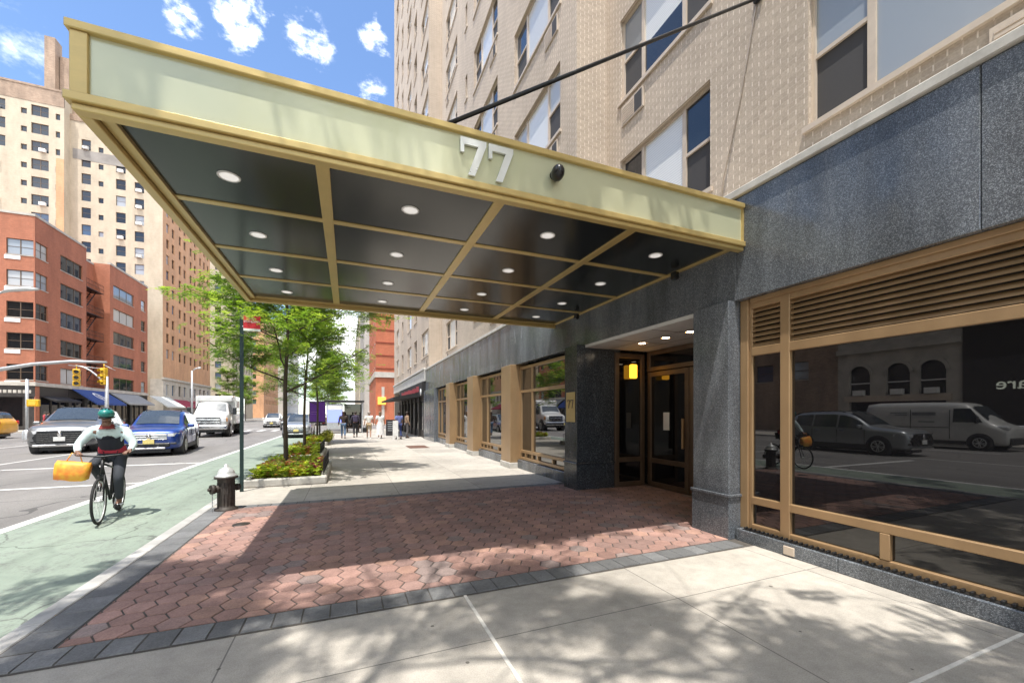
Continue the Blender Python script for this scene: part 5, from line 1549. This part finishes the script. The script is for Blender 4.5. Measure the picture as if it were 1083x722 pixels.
for k, z in enumerate([42.2 - 2.62 * k for k in range(15)]):
    for (x0, x1, kd, h) in ((-38.0, -36.9, 'sash', 1.6), (-36.0, -35.4, 'fixed', .8), (-33.9, -32.7, 'sash', 1.6), (-31.6, -30.4, 'sash', 1.6)):
        if z < 8: continue
        HR_.append((x0, x1, z, z + h)); ws.put(((x0 + x1) / 2, Yt, z), 0, x1 - x0, h, kd, depth=.2, sill=0)
facade(w, 'y', Yt, -1, -39.3, XW, 0, 47.0, HR_, .22)
for p in ([(-39.3, Yt - 1.4, 0), (-39.3, Yt, 0), (-39.3, Yt, 49.3), (-39.3, Yt - 1.4, 49.3)], [(-56, Yt - 1.4, 49.25), (-39.3, Yt - 1.4, 49.25), (-39.3, 107, 49.25), (-56, 107, 49.25)], [(-39.3, Yt, 46.95), (XW, Yt, 46.95), (XW, 107, 46.95), (-39.3, 107, 46.95)], [(-39.3, Yt, 46.9), (-39.3, 107, 46.9), (-39.3, 107, 49.3), (-39.3, Yt, 49.3)], [(XW, 107, 0), (XW, 107, 47), (-56, 107, 47), (-56, 107, 0)]): w.face(p)
w.build('brick_wall', mt['brick_cream'], Bt)
HE = []
for k, z in enumerate([42.2 - 2.62 * k for k in range(13)]):
    for y in (84.0, 86.3, 89.4, 91.7, 94.8, 97.1, 100.2, 102.6, 105):
        HE.append((y, y + 1.1, z, z + 1.55)); ws.put((XW, y + .55, z), R(90), 1.1, 1.55, 'sash', depth=.2, sill=0)
facade(wo, 'x', XW, 1, Yt, 107, 7.2, 47, HE, .22)
wo.build('brick_wall', mt['brick_orange'], Bt)
ws.finish()
lb2 = MB(); HB = []
for y in (83.6, 86.0, 89, 91.4, 94.4, 96.8, 99.8, 102.2, 104.8): HB += [(y, y + 1.2, 4.6, 6.4)]
facade(lb2, 'x', XW + .1, 1, Yt - .1, 107, 0, 7.2, HB, .3); lb2.face([(-29.6, Yt - .1, 0), (XW + .1, Yt - .1, 0), (XW + .1, Yt - .1, 7.2), (-29.6, Yt - .1, 7.2)])
lb2.box(XW - .1, XW + .3, Yt - .2, 107, 7.15, 7.5)
lb2.build('limestone_base', mt['limestone'], Bt)
for (y0, y1, _, _) in HB:
    b = MB(); b.face([(XW - .12, y0, 4.6), (XW - .12, y1, 4.6), (XW - .12, y1, 6.4), (XW - .12, y0, 6.4)]); b.build('pane', mt['glass_far'], Bt)
b = MB(); b.box(-40.2, -39.32, Yt - 1.43, Yt - 1.38, 0, 39.5); b.build('orange_brick_strip', mt['brick_orange'], Bt)
b = MB(); b.box(-39.0, -30, Yt - .03, Yt + .01, 40.6, 42.15); b.build('grey_band', M('grey_render', (.26, .24, .22), .9, 0, .25, .6), Bt)
b = MB(); b.box(-56, -39.3, Yt - 1.44, Yt - 1.3, 47.2, 49.4); b.box(-56, -39.2, Yt - 1.5, Yt - 1.2, 49.4, 49.7); b.box(-39.3, XW + .1, Yt - .08, Yt + .2, 46.4, 47.3); b.build('parapet', mt['brick_brown'], Bt)
b = MB(); b.box(-42.0, -40.8, Yt - .4, Yt + 1.2, 49.2, 58.0); b.box(-40.7, -38.0, Yt + .5, Yt + 4, 46.9, 56.0); b.build('chimney_stack', mt['brick_brown'], Bt)
acs = MB(); acs.box(-.35, .35, -.35, 0, 0, .45); acm3 = acs.mesh('air_conditioner', [mt['white_paint']])
random.seed(2)
for k in range(15):
    z = 42.2 - 2.62 * random.randrange(12); x = random.choice((-37.45, -33.3, -31.0))
    obj_mesh('air_conditioner', acm3, Bt, Vector((x, Yt, z + .02)) - offset_of(Bt))
for k in range(9):
    z = 45.2 - 2.62 * random.randrange(13); x = random.choice((-46.5, -41.6))
    obj_mesh('air_conditioner', acm3, Bt, Vector((x, Yt - 1.4, z + .02)) - offset_of(Bt))
awning('pale_awning', 77.6, 85.0, 4.3, 2.7, 2.3, mt['pale_awning'], Bt)
awning('red_awning', 86.0, 93.0, 4.0, 2.7, 2.2, mt['red_awning'], Bt)
awning('red_awning', 94.5, 102.0, 4.0, 2.8, 2.2, mt['red_awning'], Bt)

def block(name, label, x0, x1, y0, y1, h, mat, faces, fw=1.3, fh=1.6, sx=2.7, sz=3.2, z0=5.0, base=None, glass='glass_far', limit=96, kind='sash'):
    r = thing(name, label, 'building', ((x0 + x1) / 2, (y0 + y1) / 2, 0))
    wsx = WinSet(r, [mt['bronze_dark'], mt['limestone']], [mt[glass], mt['shade'], mt['screen']], limit)
    w = MB()
    def holes(a, b_):
        out = []; n = int((b_ - a - 1.0) / sx); off = (b_ - a - n * sx) / 2
        z = z0
        while z + fh + .8 < h:
            for k in range(n): c = a + off + (k + .5) * sx; out.append((c - fw / 2, c + fw / 2, z, z + fh))
            z += sz
        return out
    def face(axis, c, ns, a, b_, win):
        hs = holes(a, b_) if win else []
        facade(w, axis, c, ns, a, b_, 0, h, hs, .2)
        for (p, q, zz, _) in hs:
            if axis == 'x': wsx.put((c, (p + q) / 2, zz), R(90) if ns > 0 else R(-90), q - p, fh, kind, depth=.18)
            else: wsx.put(((p + q) / 2, c, zz), 0 if ns < 0 else R(180), q - p, fh, kind, depth=.18)
    face('x', x0, -1, y0, y1, 'w' in faces); face('x', x1, 1, y0, y1, 'e' in faces); face('y', y0, -1, x0, x1, 's' in faces); face('y', y1, 1, x0, x1, 'n' in faces)
    w.face([(x0, y0, h), (x1, y0, h), (x1, y1, h), (x0, y1, h)])
    w.build('brick_wall', mt[mat], r); wsx.finish()
    b = MB(); b.box(x0 - .2, x1 + .2, y0 - .2, y0 + .2, h, h + .5); b.box(x0 - .2, x0 + .2, y0 + .2, y1 + .2, h, h + .5); b.box(x1 - .2, x1 + .2, y0 + .2, y1 + .2, h, h + .5); b.build('cornice', mt['limestone'], r)
    return r
block('apartment_tower', 'cream apartment tower farther up the avenue, half hidden by leafy branches', -46, XW, 125, 150, 46, 'brick_cream', 'se', 1.3, 1.6, 3.0, 2.8)
block('apartment_block', 'orange brick block beyond the second cream tower', -46, XW, 168, 200, 38, 'brick_orange', 'se', 1.3, 1.6, 3.0, 3.0, limit=40)
block('office_block', 'pale block closing the west side of the avenue far away', -46, XW, 215, 280, 44, 'brick_grey', 'se', 1.3, 1.6, 4.0, 3.4, limit=30)

# east side beyond the cross street
Br = block('red_brick_building', 'vermilion red brick building with pale stone bands past the dark shop, across the side street', 3.8, 26, 62.5, 82, 27, 'brick_vermilion', 'w', 1.3, 2.0, 3.0, 3.6, 8.5)
b = MB()
for k in range(9): b.box(3.72, 26, 62.42, 62.5, 8.2 + k * 1.9, 8.32 + k * 1.9)
b.build('dark_red_course', M('dark_red_band', (.27, .06, .035), .9), Br)  # dark red courses banding the brick face on the side street
b = MB(); b.box(3.6, 26.1, 62.3, 62.5, 6.9, 7.7); b.box(3.6, 3.8, 62.5, 82, 6.9, 7.7); b.box(4.6, 5.0, 62.42, 62.5, 0, 5.5); b.box(6.6, 7.0, 62.42, 62.5, 0, 5.5); b.build('stone_band', mt['limestone'], Br)
b = MB(); b.box(4.05, 5.2, 62.2, 62.5, 2.9, 4.0, 0, .04); b.build('orange_sign', emis('orange_sign_box', (.9, .38, .06), .5), Br)
block('pale_building', 'tall pale grey building beyond the red brick one, beside the strip of sky', 3.4, 20, 96, 130, 40, 'brick_grey', 'ws', 1.3, 1.8, 3.0, 3.2, limit=60)
block('limestone_building', 'long pale block far up the near side of the avenue', 3.4, 20, 146, 230, 34, 'brick_cream', 'ws', 1.4, 1.8, 3.4, 3.2, limit=40)

# opposite the entrance: seen only in the window's reflection
block('brown_brick_building', 'brown brick house opposite the entrance, left of the arched windows in the window reflection', -46, XW, 20.8, 33.5, 17, 'brick_brown', 'e', 1.7, 1.6, 3.2, 3.3, 4.6, limit=20)
Ba = thing('arched_building', 'limestone house with three arched windows, seen mirrored in the big dark shop window', 'building', (-34, 17, 0))
w = MB(); hs = [(14.3, 15.7, 3.0, 5.3), (16.2, 17.6, 3.0, 5.3), (18.6, 20.0, 3.0, 5.3)] + [(a, a + 1.3, z, z + 1.7) for a in (14.35, 16.25, 18.65) for z in (7.4, 10.6, 13.8)] + [(14.3, 20.0, .5, 2.5)]
facade(w, 'x', XW, 1, 13.5, 20.8, 0, 17.5, hs, .3); w.face([(XW, 13.5, 17.5), (XW, 20.8, 17.5), (-46, 20.8, 17.5), (-46, 13.5, 17.5)])
w.box(XW - .1, XW + .25, 13.5, 20.8, 6.3, 6.7); w.build('stone_wall', mt['limestone'], Ba)
for (a, c_, z0, z1) in hs:
    b = MB(); b.face([(XW - .28, a, z0), (XW - .28, c_, z0), (XW - .28, c_, z1), (XW - .28, a, z1)]); b.build('pane', mt['shopglass'], Ba)
b = MB()
for a in (14.3, 16.2, 18.6):                                      # stone spandrels make the round heads
    for s in (0, 1):
        pts = []
        for k in range(9):
            t = math.pi * .5 * k / 8; pts.append((a + .7 + (-1 if s == 0 else 1) * .7 * math.cos(t), 4.6 + .7 * math.sin(t)))
        cor = (a, 5.302) if s == 0 else (a + 1.4, 5.302)
        for k in range(8): b.face([(XW - .05, *pts[k]), (XW - .05, *pts[k + 1]), (XW - .05, *cor)])
    n = 16
    for k in range(n):
        t0, t1 = math.pi * k / n, math.pi * (k + 1) / n
        b.prism([(a + .7 + .70 * math.cos(t0), 4.6 + .70 * math.sin(t0)), (a + .7 + .9 * math.cos(t0), 4.6 + .9 * math.sin(t0)), (a + .7 + .9 * math.cos(t1), 4.6 + .9 * math.sin(t1)), (a + .7 + .70 * math.cos(t1), 4.6 + .70 * math.sin(t1))], 'x', XW, XW + .08)
b.build('arch_surround', mt['limestone'], Ba)
b = MB()
for a in (14.35, 16.25, 18.65): b.box(XW - .2, XW - .1, a, a + 1.3, 3.9, 3.98); b.box(XW - .1, XW + .25, a + .3, a + 1.0, 3.0, 3.4)
b.build('air_conditioner', mt['white_paint'], Ba)
b = MB(); b.box(XW, XW + .12, 14, 20.3, 2.5, 2.95); b.build('shop_sign', mt['beige_frame'], Ba)
Bc = block('dark_shop_building', 'dark fronted shop house beside the arched house in the window reflection', -46, XW, -6, 13.5, 22, 'brick_brown', '', limit=10)
b = MB(); b.box(XW, XW + .12, -6, 13.48, 0, 9.5, 0, .02); dk = b.build('dark_cladding', mt['shopdark'], Bc)
def letters(txt, size, mat, parent, name, loc, rot, depth=.02):
    cu = bpy.data.curves.new(name, 'FONT'); cu.body = txt; cu.size = size; cu.extrude = depth; cu.align_x = 'CENTER'
    o = bpy.data.objects.new(name, cu); C.objects.link(o)
    me = bpy.data.meshes.new_from_object(o.evaluated_get(bpy.context.evaluated_depsgraph_get()))
    bpy.data.objects.remove(o)
    m = bpy.data.objects.new(name, me); C.objects.link(m); me.materials.append(mat); m.parent = parent
    m.location = Vector(loc) - offset_of(parent); m.rotation_euler = rot
    return m
letters('Care', 1.0, emis('lit_letters', (.9, .95, .8), .6), Bc, 'sign_lettering', (XW + .15, 11.0, 3.1), (R(90), 0, R(90)))
block('brown_brick_building', 'tall brown brick house opposite, behind the dark shop house on the left', -46, XW, -60, -6.5, 30, 'brick_cream', 'e', 1.5, 1.7, 3.4, 3.2, limit=30)
# ------------------------------------------------------------------ street furniture
# hydrant
Hy = thing('fire_hydrant', 'black fire hydrant with silver domed cap on the paving edge', 'hydrant', (-1.87, 8.0, 0))
hx_, hy_ = -1.87, 8.0
b = MB(); b.lathe([(.165, 0), (.165, .035), (.128, .05), (.120, .10), (.118, .45), (.125, .50), (.125, .53)], (hx_, hy_, 0), 24)
for k in range(16):
    a = k * math.pi / 8; b.tube([(hx_ + .118 * math.cos(a), hy_ + .118 * math.sin(a), .06), (hx_ + .118 * math.cos(a), hy_ + .118 * math.sin(a), .47)], .008, 4)
b.build('barrel', mt['iron'], Hy)
b = MB(); b.lathe([(.125, .525), (.168, .53), (.168, .555), (.135, .57)], (hx_, hy_, 0), 24); b.build('flange', mt['iron'], Hy)
b = MB(); b.lathe([(.150, .556), (.155, .575), (.125, .585), (.118, .63), (.095, .68), (.05, .705), (.028, .715), (.028, .755), (.001, .757)], (hx_, hy_, 0), 24); b.build('cap', mt['alu'], Hy)
d = Vector((-.80, -.60, 0)); sdv = Vector((.6, -.8, 0))
b = MB(); p0 = Vector((hx_, hy_, .37)); b.tube([p0 + d * .08, p0 + d * .17], .062, 14); b.tube([p0 + d * .17, p0 + d * .225], .075, 14); b.tube([p0 + d * .225, p0 + d * .262], .026, 6); b.build('nozzle_cap', mt['iron'], Hy)
b = MB(); p1 = Vector((hx_, hy_, .36)); b.tube([p1 - d * .08, p1 - d * .15], .05, 12); b.tube([p1 - d * .15, p1 - d * .20], .058, 12); b.build('side_nozzle', mt['iron'], Hy)
b = MB(); q = p0 + d * .20
for k in range(10): b.tube([q + Vector((0, 0, -.07 - k * .028)), q + Vector((0, 0, -.07 - (k + 1) * .028))], .006 if k % 2 else .009, 5)
b.build('chain', mt['galv'], Hy)

# no standing sign
Sg = thing('street_sign', 'tall dark green pole carrying a small red parking sign beside the hydrant', 'sign', (-2.0, 9.75, 0))
b = MB(); b.box(-2.035, -1.985, 9.735, 9.765, 0, 3.72, 0, .004); b.box(-2.045, -1.975, 9.73, 9.734, 0, 3.72); b.build('pole', mt['green_pole'], Sg)
b = MB(); b.box(-1.98, -1.68, 9.722, 9.727, 3.33, 3.60, 0, .002); pn = b.build('sign_panel', mt['red_sign'], Sg)
b = MB(); b.box(-1.98, -1.68, 9.72, 9.722, 3.29, 3.34); b.build('sign_border', mt['white_sign'], pn)
letters('NO\nSTANDING', .058, mt['white_sign'], pn, 'sign_lettering', (-1.83, 9.719, 3.52), (R(90), 0, 0), .001)
b = MB()
for z in (3.38, 3.55): b.box(-2.0, -1.96, 9.726, 9.74, z - .01, z + .01)
b.build('bracket', mt['galv'], Sg)

# mast arm traffic signals over the avenue
def head(parent, x, y, z, rz=0):
    b = MB(); q = MB()
    for k in range(3):
        q.box(-.17, .17, -.12, .12, -.36 * (k + 1) + .01, -.36 * k - .01, 0, .03)
        n = 10
        for i in range(n):
            a0, a1 = math.pi * i / n - .2, math.pi * (i + 1) / n - .2 + (.4 if i == n - 1 else 0)
            q.face([(.14 * math.cos(a0), -.12, -.36 * k - .18 + .14 * math.sin(a0)), (.14 * math.cos(a1), -.12, -.36 * k - .18 + .14 * math.sin(a1)), (.13 * math.cos(a1), -.30, -.36 * k - .20 + .13 * math.sin(a1)), (.13 * math.cos(a0), -.30, -.36 * k - .20 + .13 * math.sin(a0))])
    q.tube([(0, 0, 0), (0, 0, .25)], .03, 6)
    b.add(q, Matrix.Translation((x, y, z)) @ Matrix.Rotation(R(rz), 4, 'Z'))
    o = b.build('signal_head', mt['sigyellow'], parent)
    b = MB(); q = MB()
    for k in range(3): q.lathe([(.001, -.128), (.105, -.122)], (0, 0, -.36 * k - .18), 14, axis='y')
    b.add(q, Matrix.Translation((x, y, z)) @ Matrix.Rotation(R(rz), 4, 'Z')); b.build('signal_lens', mt['black'], o)
Ts = thing('traffic_signal', 'galvanised signal post with a curved arm and yellow signal heads before the red brick corner', 'signal', (-18.9, 35.0, 0))
Xp, Yp = -18.75, 34.0
def PX(px, py, Y):
    a = (px - 541.5) / 428.; bq = (437 - py) / 428.; th = math.radians(22.07); c_, s_ = math.cos(th), math.sin(th)
    dd = Y / (c_ - a * s_); return Vector((dd * (a * c_ + s_), Y, 1.6 + bq * dd))
pt = lambda px, py: PX(px, py, 33.6)
base = pt(113, 437); b = MB(); b.tube([(base.x, 33.6, 0), (base.x, 33.6, pt(113, 398).z)], [.12, .08], 10); b.lathe([(.22, 0), (.2, .3), (.13, .4)], (base.x, 33.6, 0), 12)
b.tube([pt(113, 405), pt(106, 400), pt(96, 392), pt(88, 388), pt(80, 386.5)], [.06, .055, .05, .045, .04], 8); b.build('post', mt['galv'], Ts)
q = pt(81, 387); head(Ts, q.x, 33.6, q.z - .18, 20)
q = pt(110, 387); head(Ts, q.x, 33.6, q.z - .12, -30)
b = MB(); b.tube([pt(110, 386), pt(122, 391.5)], .02, 6); b.tube([pt(72, 386), pt(110, 390)], .02, 6); b.build('cross_bar', mt['galv'], Ts)
Ts.location = (base.x, 33.6, 0)
for ch in Ts.children: ch.location = Vector(ch.location) - (Vector((base.x, 33.6, 0)) - Vector((-18.9, 35.0, 0)))
pa = lambda px, py: PX(px, py, 31.0)
Ma = thing('mast_arm', 'long pale signal mast arm reaching in from the left over the avenue', 'signal mast', (pa(-70, 437).x, 31, 0))
b = MB(); b.tube([(pa(-70, 437).x, 31, 0), (pa(-70, 420).x, 31, pa(-70, 408).z)], [.17, .13], 12)
b.tube([pa(-70, 408), pa(-35, 398), pa(0, 390.5), pa(35, 385), pa(75, 382), pa(113, 383)], [.13, .12, .11, .095, .08, .06], 10); b.build('arm', mt['galv'], Ma)
pb = lambda px, py: PX(px, py, 26.0)
La = thing('street_lamp', 'pale cobra head street lamp reaching in at the left edge before the red brick windows', 'street lamp', (pb(-60, 437).x, 26, 0))
b = MB(); b.tube([(pb(-60, 437).x, 26, 0), (pb(-60, 437).x, 26, pb(-60, 322).z)], [.12, .08], 10); b.tube([pb(-60, 322), pb(-20, 316), pb(5, 308)], .05, 8); b.build('pole', mt['galv'], La)
b = MB(); b.tube([pb(2, 309), pb(10, 306.5), pb(28, 305.5), pb(41, 306)], [.05, .09, .10, .05], 10); b.build('lamp_head', mt['alu'], La)
pc = lambda px, py: PX(px, py, 62.0)
Lb = thing('street_lamp', 'slim pale street lamp standing before the tan tower base, right of the white awning', 'street lamp', (pc(203, 437).x, 62, 0))
b = MB(); b.tube([(pc(203, 437).x, 62, 0), pc(203, 392)], [.14, .09], 10); b.tube([pc(203, 393), pc(206, 390), pc(210, 389)], .06, 6); b.build('pole', mt['galv'], Lb)
b = MB(); b.tube([pc(209, 389.3), pc(212.5, 388.6)], [.13, .09], 8); b.build('lamp_head', mt['alu'], Lb)
pdn = lambda px, py: PX(px, py, 34.2)
Wk = thing('pedestrian_signal', 'slim grey post with a box pedestrian signal at the far corner beside the taxi', 'signal', (pdn(28.5, 437).x, 34.2, 0))
b = MB(); b.tube([(pdn(28.5, 437).x, 34.2, 0), pdn(28.5, 401)], .075, 10); b.lathe([(.2, 0), (.2, .5), (.1, .6)], (pdn(28.5, 437).x, 34.2, 0), 12); b.build('post', mt['galv'], Wk)
q = pdn(36, 426); b = MB(); b.box(q.x - .28, q.x + .28, 34.05, 34.25, q.z - .22, q.z + .22, 0, .03); b.tube([pdn(29, 424), pdn(34, 425)], .03, 6); bxo = b.build('signal_box', mt['sigyellow'], Wk)
b = MB(); b.box(q.x - .18, q.x + .14, 34.035, 34.048, q.z - .13, q.z + .13); b.build('hand_symbol', emis('orange_hand', (1, .16, .02), 1.2), bxo)

# poster stand, bus shelter, sandwich board, newspaper of the pavement
ps = thing('poster_stand', 'freestanding dark purple poster panel on a thin post in the third planter', 'poster stand', (-1.52, 24.3, 0))
b = MB(); b.box(-1.46, -1.38, 24.28, 24.34, 0, 2.2, 0, .005); b.build('post', mt['blackmetal'], ps)
b = MB(); b.box(-1.93, -1.13, 24.20, 24.27, 1.10, 2.25, 0, .01); fr = b.build('frame', mt['black'], ps)
b = MB(); b.box(-1.90, -1.16, 24.192, 24.20, 1.16, 2.22); b.build('poster', mt['purple_screen'], fr)
b = MB(); b.box(-1.84, -1.5, 24.188, 24.192, 1.66, 1.70); b.box(-1.84, -1.6, 24.188, 24.192, 1.56, 1.58); b.build('poster_line', M('violet_ink', (.25, .10, .40), .5), fr)
bs = thing('bus_shelter', 'glass bus shelter with dark flat roof and a lit blue advertising panel', 'bus shelter', (-.6, 36.5, 0))
b = MB(); b.box(-1.7, 1.25, 35.2, 37.6, 2.52, 2.66, 0, .02); b.build('roof', mt['blackmetal'], bs)
b = MB()
for (x, y) in ((-1.5, 35.4), (1.1, 35.4), (-1.5, 37.4), (1.1, 37.4)): b.box(x - .04, x + .04, y - .04, y + .04, 0, 2.52)
b.build('post', mt['galv'], bs)
b = MB(); b.box(-1.55, -.38, 35.3, 35.45, .35, 2.35, 0, .02); ad = b.build('advert_case', mt['galv'], bs)
b = MB(); b.box(-1.48, -.45, 35.29, 35.30, .9, 2.25); b.build('advert_panel', mt['blue_screen'], ad)
b = MB(); b.box(-1.48, -.45, 35.284, 35.29, 1.9, 2.25); b.build('advert_text_band', mt['white_sign'], ad)
b = MB(); b.face([(1.1, 37.4, .3), (1.1, 35.4, .3), (1.1, 35.4, 2.4), (1.1, 37.4, 2.4)]); b.face([(-.3, 37.4, .3), (1.1, 37.4, .3), (1.1, 37.4, 2.4), (-.3, 37.4, 2.4)]); b.build('pane', mt['shopglass'], bs)
b = MB(); b.box(-.2, 1.0, 36.8, 37.2, .42, .48); b.box(-.1, 0, 36.9, 37.1, 0, .42); b.box(.8, .9, 36.9, 37.1, 0, .42); b.build('bench', mt['wood_dark'], bs)
sd = thing('sandwich_board', 'black folding menu board on the pavement outside the dark shop', 'menu board', (2.9, 30.5, 0))
b = MB(); b.prism([(30.30, 0), (30.34, 0), (30.52, 1.15), (30.48, 1.15)], 'x', 2.55, 3.2); b.prism([(30.74, 0), (30.70, 0), (30.49, 1.15), (30.53, 1.15)], 'x', 2.551, 3.199); b.build('board', mt['black_awning'], sd)
b = MB()
for k in range(5): b.face([(2.65, 30.335 + .03 * k - .012, .35 + k * .15), (2.95 + .03 * (k % 3), 30.335 + .03 * k - .012, .35 + k * .15), (2.95 + .03 * (k % 3), 30.341 + .03 * k - .012, .39 + k * .15), (2.65, 30.341 + .03 * k - .012, .39 + k * .15)])
b.build('chalk_line', mt['galv'], sd)
b = MB(); b.box(2.55, 2.62, 25.75, 25.80, 0, 1.15); b.box(2.62, 2.80, 25.76, 25.79, .2, 1.15, 0, .01); b.box(2.80, 2.87, 25.75, 25.8, 0, 1.15)
o = b.build('menu_stand', mt['white_paint']); tag(o, 'white menu stand left of the person in blue shirt', 'menu stand')
b = MB(); b.box(2.62, 3.55, 18.9, 20.5, -.01, .006, 0, .002)
for k in range(7): b.box(2.7 + k * .12, 2.75 + k * .12, 19.0, 20.4, .006, .012)
o = b.build('cellar_hatch', M('rusty_brown_plate', (.16, .085, .06), .8, .2, .35, 6)); tag(o, 'rusty brown cellar hatch set in the pavement by the bronze bays', 'hatch')
b = MB(); b.lathe([(.001, .006), (.11, .006), (.115, -.01)], (-1.42, 6.85, .008), 18); o = b.build('valve_cover', mt['iron']); tag(o, 'small round iron valve cover in the red pavers near the hydrant', 'cover')
# ------------------------------------------------------------------ sky, sun, camera
sun_v = Vector((-.17, -.27, 1.0)).normalized()                    # towards the sun
el = math.asin(sun_v.z); az = math.atan2(sun_v.x, sun_v.y)
W = bpy.data.worlds.new('World'); S.world = W; W.use_nodes = True
nt = W.node_tree; nt.nodes.clear()
def nn(t): return nt.nodes.new(t)
sky = nn('ShaderNodeTexSky'); sky.sky_type = 'NISHITA'; sky.sun_disc = False; sky.sun_elevation = el; sky.sun_rotation = az
sky.air_density = .9; sky.dust_density = .05; sky.ozone_density = 4.0
tc = nn('ShaderNodeTexCoord')
def cloud(dirv, r, scl, seed, lo, hi):
    d = Vector(dirv).normalized()
    dt = nn('ShaderNodeVectorMath'); dt.operation = 'DOT_PRODUCT'; nt.links.new(tc.outputs['Generated'], dt.inputs[0]); dt.inputs[1].default_value = d
    mr = nn('ShaderNodeMapRange'); mr.inputs['From Min'].default_value = math.cos(r); mr.inputs['From Max'].default_value = 1.0; nt.links.new(dt.outputs['Value'], mr.inputs['Value'])
    mp = nn('ShaderNodeMapping'); mp.inputs['Scale'].default_value = (1, 1, 1.6); mp.inputs['Location'].default_value = (seed, seed * .7, 0); nt.links.new(tc.outputs['Generated'], mp.inputs[0])
    no = nn('ShaderNodeTexNoise'); no.inputs['Scale'].default_value = scl; no.inputs['Detail'].default_value = 8; no.inputs['Roughness'].default_value = .64; nt.links.new(mp.outputs[0], no.inputs['Vector'])
    m_ = nn('ShaderNodeMath'); m_.operation = 'MULTIPLY_ADD'; nt.links.new(mr.outputs[0], m_.inputs[0]); m_.inputs[1].default_value = .34; nt.links.new(no.outputs['Fac'], m_.inputs[2])
    cr = nn('ShaderNodeMapRange'); cr.interpolation_type = 'SMOOTHSTEP'; cr.inputs['From Min'].default_value = lo; cr.inputs['From Max'].default_value = hi; nt.links.new(m_.outputs[0], cr.inputs['Value'])
    ml = nn('ShaderNodeMath'); ml.operation = 'MULTIPLY'; g = nn('ShaderNodeMapRange'); g.inputs['From Min'].default_value = math.cos(r); g.inputs['From Max'].default_value = math.cos(r * .45); nt.links.new(dt.outputs['Value'], g.inputs['Value'])
    nt.links.new(cr.outputs[0], ml.inputs[0]); nt.links.new(g.outputs[0], ml.inputs[1])
    return ml.outputs[0]
def dirpx(px, py):
    a = (px - 541.5) / 428.; bq = (437 - py) / 428.; th = math.radians(22.07)
    return Vector((a * math.cos(th) + math.sin(th), math.cos(th) - a * math.sin(th), bq))
cl = [cloud(dirpx(328, 42), .055, 20, 1.3, .69, 1.08), cloud(dirpx(397, 39), .040, 22, 4.1, .69, 1.05), cloud(dirpx(193, 20), .035, 26, 7.7, .70, 1.12), cloud(dirpx(392, 101), .045, 18, 2.2, .68, 1.05), cloud(dirpx(278, 6), .040, 26, 9.4, .70, 1.12), cloud(dirpx(30, 45), .07, 16, 3.3, .72, 1.35), cloud(dirpx(252, 24), .05, 24, 6.1, .64, 1.0),
      cloud((.45, -.55, .45), 1.0, 3, 5.2, .50, .80), cloud((-1, -.5, .55), .8, 3, 8.2, .52, .85), cloud((0, -.2, 1), .55, 4, 8.9, .55, .9), cloud(dirpx(368, 385), .16, 6, 3.9, .45, .9)]  # clouds given by a bare direction are out of view, added to brighten the fill
acc = cl[0]
for q in cl[1:]:
    mx = nn('ShaderNodeMath'); mx.operation = 'MAXIMUM'; nt.links.new(acc, mx.inputs[0]); nt.links.new(q, mx.inputs[1]); acc = mx.outputs[0]
mixn = nn('ShaderNodeMix'); mixn.data_type = 'RGBA'; nt.links.new(acc, mixn.inputs[0]); nt.links.new(sky.outputs[0], mixn.inputs[6]); mixn.inputs[7].default_value = (13.0, 12.9, 12.8, 1)
bg = nn('ShaderNodeBackground'); bg.inputs['Strength'].default_value = .10; nt.links.new(mixn.outputs[2], bg.inputs['Color'])
wo_ = nn('ShaderNodeOutputWorld'); nt.links.new(bg.outputs[0], wo_.inputs['Surface'])
L = bpy.data.lights.new('sun', 'SUN'); L.energy = 2.05; L.angle = R(.53); L.color = (1.0, .955, .88)
lo = bpy.data.objects.new('sun', L); C.objects.link(lo); lo.location = (-6, -8, 40)
lo.rotation_euler = (-sun_v).to_track_quat('-Z', 'Y').to_euler()

cam = bpy.data.cameras.new('camera'); co = bpy.data.objects.new('camera', cam); C.objects.link(co)
co.location = (0, 0, 1.6); co.rotation_euler = (R(90), 0, R(-22.07))
cam.sensor_fit = 'HORIZONTAL'; cam.sensor_width = 36; cam.lens = 36 * 428 / 1083
cam.shift_x = 0.0; cam.shift_y = (437 - 361) / 1083
cam.clip_start = .05; cam.clip_end = 4000
S.camera = co
S.render.engine = 'CYCLES'
S.cycles.use_denoising = True
S.cycles.max_bounces = 8; S.cycles.diffuse_bounces = 4; S.cycles.glossy_bounces = 4; S.cycles.transmission_bounces = 4
S.view_settings.view_transform = 'Standard'; S.view_settings.look = 'None'; S.view_settings.exposure = 1.62; S.view_settings.gamma = 1
S.view_settings.use_curve_mapping = False
S.render.resolution_x = 1024; S.render.resolution_y = 682
